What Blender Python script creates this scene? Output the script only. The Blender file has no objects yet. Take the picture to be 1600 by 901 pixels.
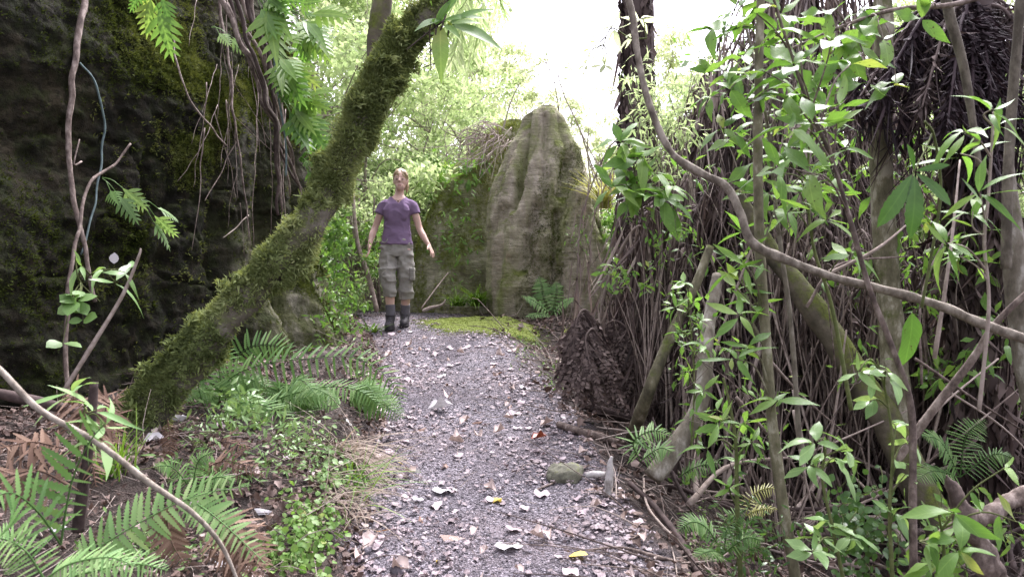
import bpy, math
import numpy as np
from mathutils import Vector, Matrix
from mathutils.bvhtree import BVHTree

rng = np.random.default_rng(11)
sc = bpy.context.scene
C = sc.collection
F = 1256.0
CAMZ = 1.5
A = np.array


def nrm(v):
    v = np.asarray(v, float)
    return v / np.maximum(np.linalg.norm(v, axis=-1, keepdims=True), 1e-9)


def P(px, py, d):
    return A([(px - 800) / F * d, d, CAMZ - (py - 450.5) / F * d])


# ------------------------------------------------------------------ noise
def _h(x, y, z):
    n = (x.astype(np.int64) * 374761393 + y.astype(np.int64) * 668265263 + z.astype(np.int64) * 1274126177) & 0xFFFFFFFF
    n = ((n ^ (n >> 13)) * 1274126177) & 0xFFFFFFFF
    n = ((n ^ (n >> 16)) * 2246822519) & 0xFFFFFFFF
    return ((n ^ (n >> 15)) & 0xFFFFFF) / float(0xFFFFFF)


def vnoise(p):
    p = np.asarray(p, float)
    i = np.floor(p).astype(np.int64)
    f = p - i
    f = f * f * (3 - 2 * f)
    r = 0
    for dx in (0, 1):
        for dy in (0, 1):
            for dz in (0, 1):
                w = (f[:, 0] if dx else 1 - f[:, 0]) * (f[:, 1] if dy else 1 - f[:, 1]) * (f[:, 2] if dz else 1 - f[:, 2])
                r = r + w * _h(i[:, 0] + dx, i[:, 1] + dy, i[:, 2] + dz)
    return r * 2 - 1


def fbm(p, o=4, lac=2.1, g=0.5):
    p = np.asarray(p, float)
    s = 0
    a = 1
    for k in range(o):
        s = s + a * vnoise(p * lac ** k + 17.3 * k)
        a *= g
    return s


def sstep(a, b, x):
    t = np.clip((x - a) / (b - a), 0, 1)
    return t * t * (3 - 2 * t)


# ------------------------------------------------------------------ ground shape
def xc(y):
    return np.interp(y, [-5, 0, 3, 4, 5.3, 7, 8.5, 10, 14], [.05, .05, -.01, -.09, -.24, -.53, -.88, -1.3, -2.6])


def hw(y):
    return np.interp(y, [0, 3, 5.3, 8.5, 12], [.56, .57, .58, .66, .7])


def pz(y):
    w = .35
    t = (np.asarray(y, float) - 9.0) / w
    sp = w * np.logaddexp(0, t)
    return .13 * (y - sp)


def gz(x, y, detail=True):
    x = np.atleast_1d(np.asarray(x, float))
    y = np.atleast_1d(np.asarray(y, float))
    z = pz(y)
    dl = (xc(y) - hw(y)) - x
    dr = x - (xc(y) + hw(y))
    near = 1 - sstep(8.6, 10, y)
    dlc = np.clip(dl, 0, 4)
    z = z + near * (.12 * sstep(0, .22, dl) + .10 * dlc)
    drc = np.clip(dr, 0, 1.5)
    fall = (1 - sstep(7.3, 9.2, y))
    z = z - fall * (.42 * drc * sstep(0, .35, dr) + .0)
    z = z - .06 * np.clip(y - 15, 0, 60) - .1 * np.clip(np.abs(x) - 8, 0, 40)
    if detail:
        q = np.stack([x, y, 0 * x], -1)
        off = sstep(0, .3, np.maximum(dl, dr))
        n1 = fbm(q * 1.6, 3) * .06 + fbm(q * 7, 3) * .02
        z = z + off * n1 + (1 - off) * (fbm(q * 3.0, 3) * .012 + fbm(q * 14, 2) * .004)
    return z


def g1(x, y):
    return float(gz(x, y)[0])


def G(px, py, lift=0.0):
    """point where the sight line through a pixel meets the ground"""
    d = np.linspace(1.2, 14, 1500)
    x = (px - 800) / F * d
    z = CAMZ - (py - 450.5) / F * d
    h = gz(x, d)
    k = np.argmax(z <= h)
    if z[k] > h[k]:
        k = len(d) - 1
    return A([x[k], d[k], h[k] + lift])


# ------------------------------------------------------------------ mesh builder
class MB:
    def __init__(s):
        s.v, s.q, s.t, s.r, s.l, s.n = [], [], [], [], [], 0

    def add(s, V, q=None, t=None, rnd=.5, loc=None):
        V = np.asarray(V, float).reshape(-1, 3)
        if q is not None and len(q):
            s.q.append(np.asarray(q, np.int64).reshape(-1, 4) + s.n)
        if t is not None and len(t):
            s.t.append(np.asarray(t, np.int64).reshape(-1, 3) + s.n)
        s.v.append(V)
        s.r.append(np.broadcast_to(np.asarray(rnd, float), (len(V),)).copy())
        s.l.append(np.full((len(V), 2), 9.) if loc is None else loc)
        s.n += len(V)

    def arrays(s):
        V = np.concatenate(s.v)
        q = np.concatenate(s.q) if s.q else np.zeros((0, 4), np.int64)
        t = np.concatenate(s.t) if s.t else np.zeros((0, 3), np.int64)
        return V, q, t, np.concatenate(s.r)

    def mesh(s, name, mat, org=(0, 0, 0), smooth=True):
        V, q, t, R = s.arrays()
        V = V - np.asarray(org, float)
        me = bpy.data.meshes.new(name)
        me.vertices.add(len(V))
        me.vertices.foreach_set('co', V.astype(np.float32).ravel())
        L = np.concatenate([q.ravel(), t.ravel()]).astype(np.int32)
        me.loops.add(len(L))
        me.loops.foreach_set('vertex_index', L)
        nf = len(q) + len(t)
        me.polygons.add(nf)
        st = np.concatenate([np.arange(len(q)) * 4, len(q) * 4 + np.arange(len(t)) * 3]).astype(np.int32)
        me.polygons.foreach_set('loop_start', st)
        me.polygons.foreach_set('use_smooth', np.full(nf, smooth))
        at = me.attributes.new('rnd', 'FLOAT', 'POINT')
        at.data.foreach_set('value', R.astype(np.float32))
        lc = np.concatenate(s.l)
        if lc[:, 0].min() < 8:
            at = me.attributes.new('blade', 'FLOAT_VECTOR', 'POINT')
            at.data.foreach_set('vector', np.concatenate([lc, lc[:, :1] * 0], 1).astype(np.float32).ravel())
        me.update(calc_edges=True)
        me.materials.append(mat)
        return me

    def build(s, name, mat, parent=None, loc=None, smooth=True):
        org = ORG[parent.name] if parent is not None else (np.zeros(3) if loc is None else np.asarray(loc, float))
        o = bpy.data.objects.new(name, s.mesh(name, mat, org, smooth))
        C.objects.link(o)
        if parent is not None:
            o.parent = parent
        else:
            o.location = org
        ORG[o.name] = org
        return o


ORG = {}


def tag(o, label, cat, group=None, kind=None):
    if label:
        o['label'] = label
    if cat:
        o['category'] = cat
    if group:
        o['group'] = group
    if kind:
        o['kind'] = kind
    return o


def thing(name, label, cat, loc, group=None):
    o = bpy.data.objects.new(name, None)
    o.empty_display_size = .1
    C.objects.link(o)
    o.location = Vector([float(a) for a in loc])
    ORG[o.name] = np.asarray(loc, float)
    return tag(o, label, cat, group)


def copy_tree(root, loc, rotz, scale=1.0, label=None):
    r = root.copy()
    C.objects.link(r)
    r.location = Vector([float(a) for a in loc])
    r.rotation_euler = (0, 0, rotz)
    r.scale = (scale,) * 3
    if label:
        r['label'] = label
    for ch in list(root.children):
        c = ch.copy()
        C.objects.link(c)
        c.parent = r
        for g in list(ch.children):
            d = g.copy()
            C.objects.link(d)
            d.parent = c
    return r


def spline(pts, n):
    p = np.asarray(pts, float)
    if len(p) == 2:
        t = np.linspace(0, 1, n)[:, None]
        return p[0] * (1 - t) + p[1] * t
    e = np.vstack([2 * p[0] - p[1], p, 2 * p[-1] - p[-2]])
    u = np.linspace(0, len(p) - 1 - 1e-6, n)
    i = np.floor(u).astype(int)
    t = (u - i)[:, None]
    a, b, c, d = e[i], e[i + 1], e[i + 2], e[i + 3]
    return .5 * (2 * b + (c - a) * t + (2 * a - 5 * b + 4 * c - d) * t ** 2 + (3 * b - a - 3 * c + d) * t ** 3)


def pframes(p):
    T = nrm(np.gradient(p, axis=0))
    n = np.cross(T[0], [0.3, 1, .2])
    if np.linalg.norm(n) < 1e-3:
        n = np.cross(T[0], [1, 0, 0])
    n = nrm(n)
    N = [n]
    for k in range(1, len(p)):
        n = N[-1] - T[k] * np.dot(N[-1], T[k])
        N.append(nrm(n))
    N = A(N)
    return T, N, np.cross(T, N)


def tube(mb, pts, rad, seg=8, n=None, rough=0., freq=6., rnd=.5, caps=True, wob=0.):
    pts = np.asarray(pts, float)
    if n is None:
        n = max(len(pts), 2)
    p = spline(pts, n) if n != len(pts) else pts
    r = np.interp(np.linspace(0, 1, n), np.linspace(0, 1, len(np.atleast_1d(rad))), np.atleast_1d(rad)) if np.ndim(rad) else np.full(n, float(rad))
    if wob:
        p = p + wob * np.stack([vnoise(p * freq * .4 + 3), vnoise(p * freq * .4 + 40), vnoise(p * freq * .4 + 90)], -1)
    T, N, B = pframes(p)
    a = np.arange(seg) / seg * 2 * np.pi
    ring = N[:, None, :] * np.cos(a)[None, :, None] + B[:, None, :] * np.sin(a)[None, :, None]
    V = p[:, None, :] + ring * r[:, None, None]
    if rough:
        q = V.reshape(-1, 3)
        V = V + ring * (r[:, None] * rough * fbm(q * freq, 4).reshape(n, seg))[..., None]
    V = V.reshape(-1, 3)
    i = np.arange(n - 1)[:, None] * seg
    j = np.arange(seg)[None]
    j2 = (j + 1) % seg
    q = np.stack([i + j, i + j2, i + seg + j2, i + seg + j], -1).reshape(-1, 4)
    t = []
    if caps:
        V = np.vstack([V, p[0], p[-1]])
        c0, c1 = n * seg, n * seg + 1
        b = (n - 1) * seg
        t = [[c0, (k + 1) % seg, k] for k in range(seg)] + [[c1, b + k, b + (k + 1) % seg] for k in range(seg)]
    mb.add(V, q, t, rnd)
    return V[: n * seg], ring.reshape(-1, 3), p


def frames(D, N):
    D = nrm(D)
    X = np.cross(D, N)
    bad = np.linalg.norm(X, axis=-1) < 1e-4
    if np.any(bad):
        X[bad] = np.cross(D[bad], [1.0, .3, .1])
    X = nrm(X)
    return X, D, np.cross(X, D)


def inst(mb, T, pos, D, N, scale, rnd, wid=1.0):
    """many copies of a leaf shape inside one mesh: axis D, upper side N"""
    pos = np.asarray(pos, float).reshape(-1, 3)
    n = len(pos)
    if n == 0:
        return
    if isinstance(T, list):
        bc = lambda a, sh: np.broadcast_to(np.asarray(a, float), sh)
        D, N, scale, rnd, wid = bc(D, (n, 3)), bc(N, (n, 3)), bc(scale, (n,)), bc(rnd, (n,)), bc(wid, (n,))
        pick = rng.integers(0, len(T), n)
        for j, Tj in enumerate(T):
            m = pick == j
            inst(mb, Tj, pos[m], D[m], N[m], scale[m], rnd[m], wid[m])
        return
    V, q, t = T
    D = np.broadcast_to(np.asarray(D, float), (n, 3)).copy()
    N = np.broadcast_to(np.asarray(N, float), (n, 3)).copy()
    X, Y, Z = frames(D, N)
    s = np.broadcast_to(np.asarray(scale, float), (n,))
    w = np.broadcast_to(np.asarray(wid, float), (n,))
    W = pos[:, None] + s[:, None, None] * (V[None, :, 0:1] * X[:, None] * w[:, None, None] + V[None, :, 1:2] * Y[:, None] + V[None, :, 2:3] * Z[:, None])
    off = (np.arange(n) * len(V))[:, None, None]
    mb.add(W.reshape(-1, 3),
           (q[None] + off).reshape(-1, 4) if len(q) else None,
           (t[None] + off).reshape(-1, 3) if len(t) else None,
           np.repeat(np.broadcast_to(np.asarray(rnd, float), (n,)), len(V)), np.tile(V[:, :2], (n, 1)))


def leafT(w=.2, n=4, fold=.25, droop=.25, peak=.45, tip=1.3, curl=0., wave=0., serr=0.):
    t = np.linspace(0, 1, n + 1)
    e = np.where(t < peak, np.sin(np.pi / 2 * t / peak) ** .8, np.cos(np.pi / 2 * (t - peak) / (1 - peak)) ** tip)
    e = np.maximum(e, .02) * w
    if serr:
        e = e * (1 - serr * (np.arange(n + 1) % 2))
    z = -droop * t ** 2
    wv = wave * np.sin(t * 9)
    L = np.stack([-e, t, z + fold * e + wv * e - curl * e * e / w], -1)
    M = np.stack([0 * t, t, z], -1)
    R = np.stack([e, t, z + fold * e - wv * e - curl * e * e / w], -1)
    V = np.stack([L, M, R], 1).reshape(-1, 3)
    q = []
    for k in range(n):
        a = 3 * k
        q += [[a, a + 1, a + 4, a + 3], [a + 1, a + 2, a + 5, a + 4]]
    return V, A(q), np.zeros((0, 3), int)


def bladeT(w=.05, n=3, droop=.3):
    t = np.linspace(0, 1, n + 1)
    e = w * (1 - t ** 1.5) + .002
    z = -droop * t ** 2
    V = np.stack([np.stack([-e, t, z], -1), np.stack([e, t, z], -1)], 1).reshape(-1, 3)
    q = A([[2 * k, 2 * k + 1, 2 * k + 3, 2 * k + 2] for k in range(n)])
    return V, q, np.zeros((0, 3), int)


def comb(parts):
    V, q, t, n = [], [], [], 0
    for T, pos, D, N, s in parts:
        X, Y, Z = frames(A([D], float), A([N], float))
        W = A(pos) + s * (T[0][:, 0:1] * X + T[0][:, 1:2] * Y + T[0][:, 2:3] * Z)
        V.append(W)
        if len(T[1]):
            q.append(T[1] + n)
        if len(T[2]):
            t.append(T[2] + n)
        n += len(W)
    return np.vstack(V), (np.vstack(q) if q else np.zeros((0, 4), int)), (np.vstack(t) if t else np.zeros((0, 3), int))


UP = A([0., 0, 1])
def bent(T, twist=0., side=0.):
    V = T[0].copy()
    a = twist * V[:, 1]
    x, z = V[:, 0].copy(), V[:, 2].copy()
    V[:, 0] = x * np.cos(a) - z * np.sin(a) + side * V[:, 1] ** 2
    V[:, 2] = x * np.sin(a) + z * np.cos(a)
    return V, T[1], T[2]


def variants(w, n, fold, droop, peak=.45, tip=1.3, wave=0.):
    return [bent(leafT(w * k, n, f, d, peak, tip, wave=v), tw, sd) for k, f, d, v, tw, sd in
            ((1, fold, droop, wave, .2, .05), (.85, fold * 2, droop * 1.9, wave, -.5, -.10), (1.1, fold * .3, droop * .4, wave * 2, .5, .12), (.95, -fold * .6, droop * 2.4, wave * 2.5, -.2, .0), (.8, fold, -droop * .4, wave, .8, -.06))]


T_leaf = variants(.155, 6, .25, .25)
T_leaf2 = variants(.205, 6, .2, .35, .5, 1.1, .15)
T_long = variants(.115, 6, .2, .35, .45, 1.5)
T_big = variants(.25, 9, .15, .3, .5, 1.0, .18)
T_small = leafT(.24, 2, .2, .15)
T_diamond = leafT(.3, 2, .15, .2)
T_round = leafT(.42, 4, .12, .2, .5, .7)
T_narrow = leafT(.06, 4, .2, .3, .4, 1.5)
T_patete = leafT(.145, 18, .15, .25, .62, .8, serr=.14)
T_pinna = leafT(.072, 18, .1, .12, .12, .55, serr=.42)
T_pinna2 = leafT(.13, 8, .1, .2, .2, .9, serr=.3)
T_dry = leafT(.3, 4, .35, -.15, .5, 1.0, curl=-.9, wave=.5)
T_dry2 = leafT(.26, 4, -.5, .25, .5, 1.2, curl=.8, wave=.6)
T_dry3 = leafT(.34, 7, .15, .08, .45, .8, curl=.3, wave=.3)
T_wither = leafT(.05, 5, .8, .5, .3, 1.0, wave=1.5)
T_thread = leafT(.011, 4, .5, .25, .2, .8, wave=1.)
T_lobed = comb([(leafT(.10, 6, .1, .2, .4, 1.2), (0, 0, 0), (0, 1, 0), UP, 1)] +
               [(leafT(.13, 4, .1, .2, .5, 1.0), (0, .14 + .15 * k, -.2 * (.14 + .15 * k) ** 2 - .003 * k), (s * 1, .75 + .1 * k, -.1), UP, .46 - .055 * k) for k in range(5) for s in (-1, 1)])
T_moss = comb([(bladeT(.16, 2, .5), (0, 0, 0), (math.cos(a) * .8, math.sin(a) * .8, .6), UP, 1) for a in (0, 1.3, 2.5, 3.8, 5.0)])
_mr = np.random.default_rng(5)
def _clump(k, w, n=1):
    return comb([(bladeT(w, n, .5), tuple(_mr.normal(0, .35, 3) * A([1, 1, .15])), tuple(_mr.normal(0, .8, 3) + A([0, 0, .75])), tuple(_mr.normal(0, 1, 3)), _mr.uniform(.5, 1.2)) for _ in range(k)])
T_clumps = [_clump(8, .2) for _ in range(4)]
T_mossleaf = comb([(leafT(.28, 2, .1, .5), (0, 0, 0), (math.cos(a), math.sin(a), .45), UP, 1) for a in (0.2, 2.2, 4.3)])


# ------------------------------------------------------------------ materials
def mat_new(name):
    m = bpy.data.materials.new(name)
    m.use_nodes = True
    nt = m.node_tree
    nt.nodes.clear()
    out = nt.nodes.new('ShaderNodeOutputMaterial')
    return m, nt, out


def ND(nt, typ, ins=None, **kw):
    n = nt.nodes.new(typ)
    for k, v in kw.items():
        setattr(n, k, v)
    for k, v in (ins or {}).items():
        if isinstance(v, bpy.types.NodeSocket):
            nt.links.new(v, n.inputs[k])
        else:
            n.inputs[k].default_value = v
    return n


def col4(c):
    return (c[0], c[1], c[2], 1.0)


def ramp(nt, fac, stops, interp='LINEAR'):
    r = nt.nodes.new('ShaderNodeValToRGB')
    r.color_ramp.interpolation = interp
    e = r.color_ramp.elements
    while len(e) < len(stops):
        e.new(.5)
    for k, (p, c) in enumerate(stops):
        e[k].position = p
        e[k].color = col4(c) if len(c) == 3 else c
    nt.links.new(fac, r.inputs[0])
    return r.outputs[0]


def mixc(nt, f, a, b, mode='MIX'):
    m = nt.nodes.new('ShaderNodeMix')
    m.data_type = 'RGBA'
    m.blend_type = mode
    for sock, v in ((m.inputs[0], f), (m.inputs[6], a), (m.inputs[7], b)):
        if isinstance(v, bpy.types.NodeSocket):
            nt.links.new(v, sock)
        else:
            sock.default_value = v if not isinstance(v, tuple) else col4(v)
    return m.outputs[2]


def noise(nt, vec, scale, detail=4, rough=.6, dist=0.):
    n = ND(nt, 'ShaderNodeTexNoise', {'Scale': scale, 'Detail': detail, 'Roughness': rough, 'Distortion': dist})
    if vec is not None:
        nt.links.new(vec, n.inputs['Vector'])
    return n.outputs['Fac']


def mapv(nt, vec, scale):
    m = ND(nt, 'ShaderNodeMapping', {'Scale': scale})
    nt.links.new(vec, m.inputs['Vector'])
    return m.outputs[0]


def leafmat(name, stops, tr=.45, rough=.45, spec=.35, tint=(1.05, 1.0, .6), objrand=.0, spots=None, veins=False):
    m, nt, out = mat_new(name)
    a = ND(nt, 'ShaderNodeAttribute', attribute_name='rnd')
    geo = ND(nt, 'ShaderNodeTexCoord')
    nz = noise(nt, geo.outputs['Object'], 3.0, 2)
    f = ND(nt, 'ShaderNodeMath', {0: a.outputs['Fac'], 1: .75}, operation='MULTIPLY').outputs[0]
    f2 = ND(nt, 'ShaderNodeMath', {0: nz, 1: .35}, operation='MULTIPLY').outputs[0]
    fac = ND(nt, 'ShaderNodeMath', {0: f, 1: f2}, operation='ADD').outputs[0]
    c = ramp(nt, fac, stops)
    if veins:
        la = ND(nt, 'ShaderNodeAttribute', attribute_name='blade')
        sx = ND(nt, 'ShaderNodeSeparateXYZ', {0: la.outputs['Vector']})
        ax = ND(nt, 'ShaderNodeMath', {0: sx.outputs[0]}, operation='ABSOLUTE').outputs[0]
        mid = ramp(nt, ax, [(.004, (1, 1, 1)), (.016, (0, 0, 0))])
        yy = ND(nt, 'ShaderNodeMath', {0: ax, 1: -.9, 2: sx.outputs[1]}, operation='MULTIPLY_ADD').outputs[0]
        sn = ND(nt, 'ShaderNodeMath', {0: ND(nt, 'ShaderNodeMath', {0: yy, 1: 62.}, operation='MULTIPLY').outputs[0]}, operation='SINE').outputs[0]
        sv = ramp(nt, sn, [(.86, (0, 0, 0)), (.98, (.45, .45, .45))])
        vv_ = ND(nt, 'ShaderNodeMath', {0: mid, 1: sv}, operation='MAXIMUM').outputs[0]
        vk = ND(nt, 'ShaderNodeMath', {0: vv_, 1: .5}, operation='MULTIPLY').outputs[0]
        hi = mixc(nt, 1.0, c, (1.7, 1.55, 1.6), 'MULTIPLY')
        c = mixc(nt, vk, c, hi)
        blot = noise(nt, geo.outputs['Object'], 22., 3, .6)
        c = mixc(nt, ramp(nt, blot, [(.52, (0, 0, 0)), (.75, (.5, .5, .5))]), c, mixc(nt, 1.0, c, (.62, .62, .5), 'MULTIPLY'))
    if spots:
        sp = noise(nt, geo.outputs['Object'], 55., 2, .5)
        k = ramp(nt, sp, [(.66, (0, 0, 0)), (.70, (1, 1, 1))])
        c = mixc(nt, k, c, spots)
    b = ND(nt, 'ShaderNodeBsdfPrincipled', {'Base Color': c, 'Roughness': rough, 'Specular IOR Level': spec})
    tcol = mixc(nt, 1.0, c, tint, 'MULTIPLY')
    t = ND(nt, 'ShaderNodeBsdfTranslucent', {'Color': tcol})
    x = ND(nt, 'ShaderNodeMixShader', {0: tr, 1: b.outputs[0], 2: t.outputs[0]})
    nt.links.new(x.outputs[0], out.inputs[0])
    return m


def surfmat(name, layers, scale=4., stretch=(1, 1, 1), rough=.85, bump=.4, bscale=20., bdist=.01, moss=None, spec=.25, extra=None):
    """bark, stone, wood: noise ramp + optional moss on the upper sides"""
    m, nt, out = mat_new(name)
    tc = ND(nt, 'ShaderNodeTexCoord')
    vec = mapv(nt, tc.outputs['Object'], stretch)
    n1 = noise(nt, vec, scale, 6, .65)
    a = ND(nt, 'ShaderNodeAttribute', attribute_name='rnd')
    f = ND(nt, 'ShaderNodeMath', {0: a.outputs['Fac'], 1: .5}, operation='SUBTRACT').outputs[0]
    f = ND(nt, 'ShaderNodeMath', {0: f, 1: .5}, operation='MULTIPLY').outputs[0]
    fac = ND(nt, 'ShaderNodeMath', {0: n1, 1: f}, operation='ADD').outputs[0]
    c = ramp(nt, fac, layers)
    nb = noise(nt, vec, bscale, 6, .7)
    hgt = nb
    if extra:
        c, hgt = extra(nt, tc, c, hgt)
    if moss:
        mc, amt, ms, upw = moss
        g = ND(nt, 'ShaderNodeNewGeometry')
        sx = ND(nt, 'ShaderNodeSeparateXYZ', {0: g.outputs['Normal']})
        up = ND(nt, 'ShaderNodeMath', {0: sx.outputs[2], 1: upw}, operation='MULTIPLY').outputs[0]
        mn = noise(nt, tc.outputs['Object'], ms, 5, .7)
        s = ND(nt, 'ShaderNodeMath', {0: up, 1: mn}, operation='ADD').outputs[0]
        k = ramp(nt, s, [(max(0, .62 - amt), (0, 0, 0)), (min(1, .80 - amt), (1, 1, 1))])
        fine = noise(nt, tc.outputs['Object'], 60, 4, .7)
        mcol = ramp(nt, fine, [(.3, tuple(x * .35 for x in mc)), (.7, mc)])
        c = mixc(nt, k, c, mcol)
    bp = ND(nt, 'ShaderNodeBump', {'Strength': bump, 'Distance': bdist, 'Height': hgt})
    b = ND(nt, 'ShaderNodeBsdfPrincipled', {'Base Color': c, 'Roughness': rough, 'Specular IOR Level': spec, 'Normal': bp.outputs[0]})
    nt.links.new(b.outputs[0], out.inputs[0])
    return m


M = {}
# leaves
M['leaf_bright'] = leafmat('leaf_bright', [(.1, (.085, .185, .04)), (.5, (.145, .28, .06)), (.88, (.23, .36, .09)), (1., (.40, .40, .12))], .5, tint=(.95, 1.0, .6), veins=True)
M['leaf_spotted'] = leafmat('leaf_spotted', [(.1, (.075, .165, .035)), (.5, (.125, .245, .05)), (.9, (.20, .32, .075)), (1., (.36, .36, .10))], .45, spots=(.06, .05, .02), tint=(.95, 1.0, .6), veins=True)
M['leaf_gloss'] = leafmat('leaf_gloss', [(.1, (.11, .21, .07)), (.5, (.19, .33, .11)), (.9, (.29, .44, .18))], .4, .35, .4, veins=True)
M['leaf_dark'] = leafmat('leaf_dark', [(.1, (.03, .085, .018)), (.5, (.055, .13, .028)), (.9, (.10, .20, .05))], .45, .35, .5, veins=True)
M['leaf_far_washed'] = leafmat('leaf_far_washed', [(.1, (.26, .36, .15)), (.5, (.42, .52, .25)), (.9, (.58, .65, .38))], .6, .6, .2, tint=(.97, 1.0, .88))  # leaf green lightened: haze and glare of the background put into the colour
M['leaf_paler_washed'] = leafmat('leaf_paler_washed', [(.1, (.46, .53, .32)), (.5, (.58, .64, .42)), (.9, (.70, .74, .55))], .6, .6, .2, tint=(1.0, 1.0, .85))  # near-white green, the blown-out sky glare painted into the leaf colour
M['fern_green'] = leafmat('fern_green', [(.1, (.055, .125, .035)), (.5, (.11, .22, .06)), (.9, (.22, .34, .12))], .4, .55, .22)
M['fern_pale'] = leafmat('fern_pale', [(.1, (.13, .26, .09)), (.5, (.21, .36, .13)), (.9, (.33, .46, .20))], .4, .55, .22)
M['fern_dead'] = leafmat('fern_dead', [(.1, (.07, .042, .030)), (.5, (.15, .094, .068)), (.9, (.26, .18, .13))], .2, .8, .15, (1, .9, .7))
M['grass_green'] = leafmat('grass_green', [(.1, (.06, .17, .02)), (.9, (.22, .36, .05))], .4)
M['grass_dry'] = leafmat('grass_dry', [(.1, (.16, .125, .095)), (.9, (.36, .30, .24))], .3, .7, .2, (1, .95, .8))
M['grass_yellow'] = leafmat('grass_yellow', [(.1, (.24, .25, .07)), (.9, (.42, .43, .16))], .45)
M['moss_trunk'] = leafmat('moss_trunk', [(.1, (.055, .075, .028)), (.5, (.185, .23, .085)), (.9, (.40, .45, .21))], .3, .9, .1)
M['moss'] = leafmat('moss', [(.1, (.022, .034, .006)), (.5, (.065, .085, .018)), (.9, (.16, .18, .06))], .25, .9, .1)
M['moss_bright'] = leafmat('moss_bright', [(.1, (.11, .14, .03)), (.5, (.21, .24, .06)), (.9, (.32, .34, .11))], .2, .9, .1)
M['dead_purple'] = leafmat('dead_purple', [(.1, (.018, .012, .011)), (.45, (.058, .041, .037)), (.9, (.205, .158, .140))], .1, .75, .25, (1, .9, .9))
M['dead_black'] = leafmat('dead_black', [(.1, (.012, .008, .010)), (.6, (.035, .022, .026)), (.95, (.10, .07, .07))], .1, .75, .25, (1, .9, .9))
M['litter_path'] = leafmat('litter_path', [(.05, (.065, .045, .045)), (.35, (.16, .122, .128)), (.7, (.27, .22, .232)), (.97, (.45, .40, .415))], .1, .6, .35, (1, .9, .8))
M['litter_bank'] = leafmat('litter_bank', [(.05, (.035, .022, .017)), (.45, (.11, .072, .058)), (.8, (.22, .16, .135)), (.97, (.42, .35, .31))], .1, .7, .3, (1, .9, .8))
M['litter_tan'] = leafmat('litter_tan', [(.1, (.34, .26, .23)), (.9, (.50, .42, .39))], .1, .6, .3, (1, .9, .8))
M['litter_pink'] = leafmat('litter_pink', [(.1, (.29, .225, .24)), (.9, (.45, .375, .395))], .1, .6, .3, (1, .9, .8))
M['litter_brown'] = leafmat('litter_brown', [(.1, (.12, .065, .045)), (.9, (.22, .13, .095))], .1, .5, .4, (1, .9, .8))
M['litter_white'] = leafmat('litter_white', [(.1, (.36, .34, .34)), (.9, (.52, .51, .52))], .15, .7, .2, (1, 1, 1))
M['litter_yellow'] = leafmat('litter_yellow', [(.1, (.55, .42, .08)), (.9, (.66, .54, .16))], .2, .5, .3)
M['litter_red'] = leafmat('litter_red', [(.1, (.20, .045, .025)), (.9, (.28, .07, .04))], .1, .4, .5)
M['litter_orange'] = leafmat('litter_orange', [(.1, (.45, .18, .05)), (.9, (.55, .26, .08))], .1, .5, .4)
# wood
M['bark_grey'] = surfmat('bark_grey', [(.34, (.07, .06, .045)), (.5, (.17, .15, .115)), (.58, (.22, .20, .16)), (.66, (.38, .36, .31))], 14, (1, 1, .5), bump=.8, moss=((.11, .13, .03), -.02, 7, .1))
M['bark_green'] = surfmat('bark_green', [(.34, (.06, .055, .035)), (.5, (.14, .13, .08)), (.58, (.20, .185, .12)), (.66, (.36, .34, .26))], 14, (1, 1, .5), bump=.8, moss=((.12, .15, .03), .06, 7, .1))
M['bark_moss'] = surfmat('bark_moss', [(.3, (.05, .045, .03)), (.55, (.14, .12, .085)), (.75, (.27, .24, .19))], 7, bump=.7, moss=((.14, .17, .03), .10, 5, .25))
M['bark_mossdark'] = surfmat('bark_mossdark', [(.3, (.05, .045, .035)), (.55, (.13, .115, .09)), (.75, (.27, .25, .21))], 7, bump=.8, bdist=.02, moss=((.15, .18, .055), .15, 5, .2))
M['twig_brown'] = surfmat('twig_brown', [(.34, (.07, .052, .045)), (.5, (.165, .128, .108)), (.66, (.33, .275, .24))], 28, (1, 1, .6), bump=.6)
M['twig_grey'] = surfmat('twig_grey', [(.34, (.075, .062, .048)), (.5, (.17, .145, .115)), (.66, (.32, .285, .235))], 28, (1, 1, .6), bump=.7)
M['twig_dark'] = surfmat('twig_dark', [(.3, (.025, .017, .015)), (.6, (.07, .05, .045)), (.8, (.13, .10, .09))], 25, bump=.3)
M['twig_pale'] = surfmat('twig_pale', [(.3, (.20, .16, .13)), (.6, (.36, .30, .26)), (.8, (.48, .43, .38))], 25, bump=.3)
M['root_teal'] = surfmat('root_teal', [(.3, (.07, .10, .10)), (.6, (.14, .19, .19)), (.8, (.25, .30, .29))], 25, bump=.3)
M['stem_green'] = surfmat('stem_green', [(.3, (.05, .07, .02)), (.6, (.12, .14, .05)), (.8, (.2, .2, .1))], 25, bump=.2)
M['fern_trunk'] = surfmat('fern_trunk', [(.3, (.022, .015, .017)), (.55, (.075, .053, .058)), (.75, (.16, .12, .125))], 30, (1, 1, .12), bump=.9, bscale=40, bdist=.03)
M['twig_far'] = surfmat('twig_far', [(.3, (.16, .13, .10)), (.6, (.28, .25, .2)), (.8, (.40, .36, .3))], 25, bump=.2)


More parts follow.
